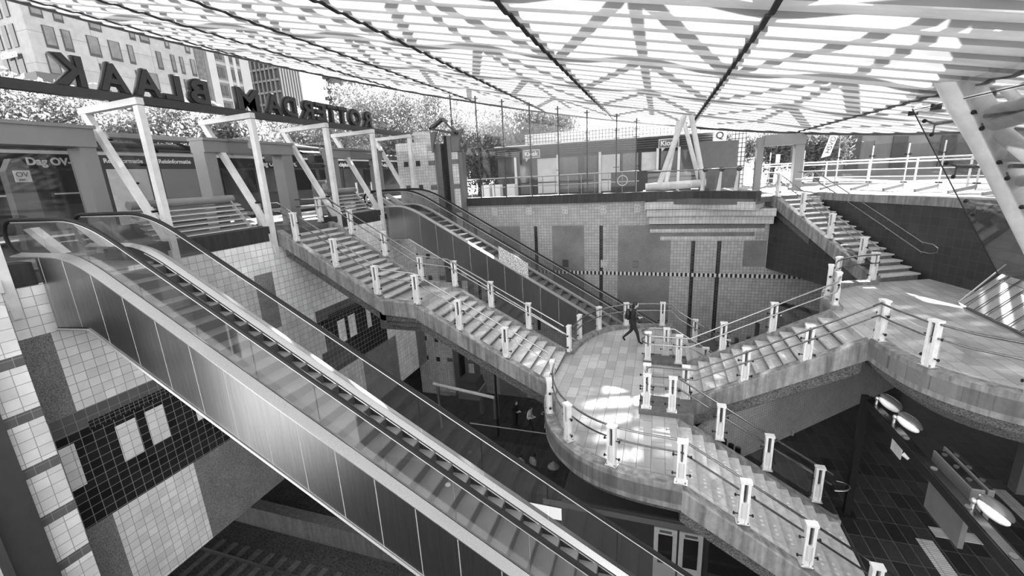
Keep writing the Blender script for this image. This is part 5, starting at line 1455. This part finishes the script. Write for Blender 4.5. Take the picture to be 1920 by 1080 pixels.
# ================================================================ TREES
def tree(label, x, y, h, r, n, z0=1.5, mat='leaf', leaf=0.13, group='street trees beyond the left edge'):
    t = thing('street_tree', label, 'tree', (x, y, 0), group)
    rnd = random.Random(int(x*31+y*17))
    m = MB(); m.tube([(x, y, 0), (x+.1, y, z0+1), (x, y+.1, h*.6)], [0.22, 0.17, 0.08], 8); m.build('trunk', 'bark', t)
    bl = []
    for k in range(9):
        a = rnd.random()*2*PI; e = rnd.uniform(.3, 1.1); q = r*rnd.uniform(.5, .9)
        b0 = Vector((x, y, z0+rnd.uniform(0.3, .45*h)))
        b1 = b0+Vector((math.cos(a)*q*math.cos(e), math.sin(a)*q*math.cos(e), q*math.sin(e)+.3)); bl.append(b1)
        if k < 6: MB().tube([b0, b0.lerp(b1, .5)+V(0, 0, .1), b1], [0.07, 0.05, 0.02], 6).build('branch', 'bark', t)
    for k in range(10): bl.append(Vector((x+rnd.gauss(0, r*.4), y+rnd.gauss(0, r*.4), rnd.uniform(z0+.6, h-.5))))
    vs, fs = [], []
    for k in range(int(n*2.6)):
        c = rnd.choice(bl); p = c+Vector((rnd.gauss(0, r*.24), rnd.gauss(0, r*.24), rnd.gauss(0, r*.2)))
        if p.z > h: p.z = h-rnd.random()*.6
        u = Vector((rnd.gauss(0, 1), rnd.gauss(0, 1), rnd.gauss(0, 1))).normalized(); w = u.orthogonal().normalized()
        s = leaf*rnd.uniform(.6, 1.3); i = len(vs)
        vs += [p-u*s, p+w*s*.45, p+u*s, p-w*s*.45]; fs.append((i, i+1, i+2, i+3))
    me = bpy.data.meshes.new('foliage'); o0 = ORG[t.name]
    me.from_pydata([tuple(p-o0) for p in vs], [], fs); me.materials.append(MATS[mat])
    o = bpy.data.objects.new('foliage', me); C.objects.link(o); o.parent = t; o['kind'] = 'stuff'
for a in (('leafy tree at far left above the large portal', -27, 13.2, 6.6, 2.6, 4200), ('bright leafy tree between the first two white frames', -27, 18.4, 6.6, 2.6, 4200),
          ('leafy tree under the letter B of the sign', -26, 22.8, 6.0, 2.4, 3600), ('broad tree behind the middle letters of the sign', -27, 31, 7.4, 3.0, 4200),
          ('tall tree left of the dotted tiled column', -25, 36, 9.6, 3.8, 6000), ('tall tree right behind the dotted tiled column', -20.5, 37.5, 9.6, 4.0, 6500),
          ('tree behind the left end of the glass screen', -15, 41, 8.2, 4.0, 5500), ('tree above the kiosk roof', -10, 44, 8.2, 3.6, 5000)):
    tree(*a)
tree('leafy tree just right of the dotted tiled column, behind the tall glass', -14.2, 34.5, 7.6, 3.2, 5200, z0=0.8)
tree('leafy tree behind the left end of the kiosk roof', -11.6, 40.5, 8.0, 3.4, 5200, z0=0.8)
for a in (('low bush behind the right portal', 7.8, 38, 3.6, 1.9, 2400), ('low bush left of the right portal', 5.0, 37, 3.8, 1.7, 2200), ('bush beyond the white banner', 10.5, 37, 3.4, 1.7, 2200)):
    tree(*a, z0=0.3, mat='leaf_mid', group='bushes beyond the exit stair')

# ================================================================ BUILDINGS
def building(label, x0, x1, y0, y1, h, mat):
    t = thing('building', label, 'building', (x1, y0, 0))
    MB().box(x0, x1, y0, y1, 0, h).build('walls', mat, t)
    return t
def win_e(t, X, y0, y1, z0, z1, mat='window_grey', d=0.25):
    f = MB().box(X-0.1, X+0.04, y0, y1, z0, z1).build('window', 'facade_dark', t)
    MB().box(X-0.1, X+0.06, y0+0.12, y1-0.12, z0+0.3, z1-0.06).build('pane', mat, f)
t = building('pale stone hotel block with tall narrow windows at far left', -95, -65, 33.6, 52.3, 46, 'facade_joint')
rnd = random.Random(5)
cols = [(34.6, 1.1), (36.6, 0.9), (39.3, 1.25), (41.2, 1.3), (43.6, .7), (44.8, 1.2), (46.4, .7), (48.3, .6), (49.9, .55), (51.1, .7)]
for r_ in range(4, 13):
    z = 2.2+r_*2.95
    if z > 28: break
    for k, (y, w) in enumerate(cols):
        if rnd.random() < .2: continue
        q = rnd.choice((0, 0.35, -0.3))
        win_e(t, -65, y+q, y+q+w, z-2.1, z+0.15)
for r_ in range(3, 9):
    z = 2.2+r_*2.95
    for x in (-67, -68.4, -69.8, -73.5, -75, -77.5, -79):
        f = MB().box(x-.8, x, 33.5, 33.7, z-2.1, z+.15).build('window', 'window_dark', t)
s = thing('hotel_sign', 'white lettering of the hotel name on its side wall at far left', 'sign', (-68, 33.3, 16.7))
text_mesh('lettering', 'citizen', 1.12, 0.1, 'sticker', s, (-70.0, 33.2, 16.75), (1, 0, 0), (0, 0, 1), bold=0.02)
tag(MB().box(-82, -59.5, 30.5, 33.6, 12.9, 13.9).build('entrance_canopy', 'dark_grey'), 'dark flat canopy sticking out of the hotel side at far left', 'canopy')
t = building('brick tower with pale vertical bays right of the hotel', -90, -75, 62.0, 71, 60, 'facade_brick')
for k, (a, b, mt) in enumerate(((62.6, 64, 'facade_white'), (66, 66.8, 'facade_white'), (67.6, 68.2, 'facade_white'), (69, 71, 'facade_white'))):
    MB().box(-75.1, -74.85, a, b, 0, 60).build('pale_bay', mt, t)
MB().box(-75.05, -74.95, 62, 71, 0, 60).build('facade_sheet', 'facade_grey', t)
for z in range(3, 40, 3): MB().box(-75.02, -74.9, 64, 69, z+2.1, z+2.6).build('floor_band', 'facade_stone', t)
for r_ in range(2, 11):
    z = 3*r_
    for y in (64.1, 64.9, 66.9, 68.3): win_e(t, -74.95, y, y+.6, z, z+1.7, 'window_dark')
    for x in (-77, -79.2): MB().box(x-.9, x, 61.9, 62.05, z, z+1.8).build('window', 'window_dark', t)
t = building('dark high rise with a grid of balconies behind the letter M', -130, -90, 93.6, 101, 70, 'facade_dark')
for r_ in range(4, 15):
    z = 2.7*r_
    MB().box(-100, -89.9, 93.2, 93.7, z, z+.5).build('balcony_band', 'facade_grey', t)
for k in range(7): MB().box(-99.2+k*1.35, -98.9+k*1.35, 93.1, 93.6, 0, 45).build('fin', 'facade_grey', t)
for k in range(8): MB().box(-90, -89.7, 94+k*.9, 94.35+k*.9, 0, 45).build('fin', 'facade_white', t)
t = building('grey high rise with small windows under the roof edge', -95.5, -90, 117.3, 134, 60, 'facade_grey')
for r_ in range(6, 15):
    z = 2.9*r_
    for y in (118, 121, 124, 128, 131): MB().box(-90.1, -89.9, y, y+1.4, z, z+1.1).build('window', 'poster', t)
    MB().box(-96, -94, 116.5, 117.4, z, z+.9).build('balcony', 'facade_dark', t)
building('low brown block behind the letters R O T', -90, -75, 82, 116, 17.5, 'facade_brick')
t = building('long grey building across the street at right', 13, 70, 46, 50, 6.5, 'facade_grey')
for k in range(12):
    MB().box(15+k*3.2, 16+k*3.2, 45.9, 46.05, 0.5, 4.0).build('window', 'facade_dark', t)
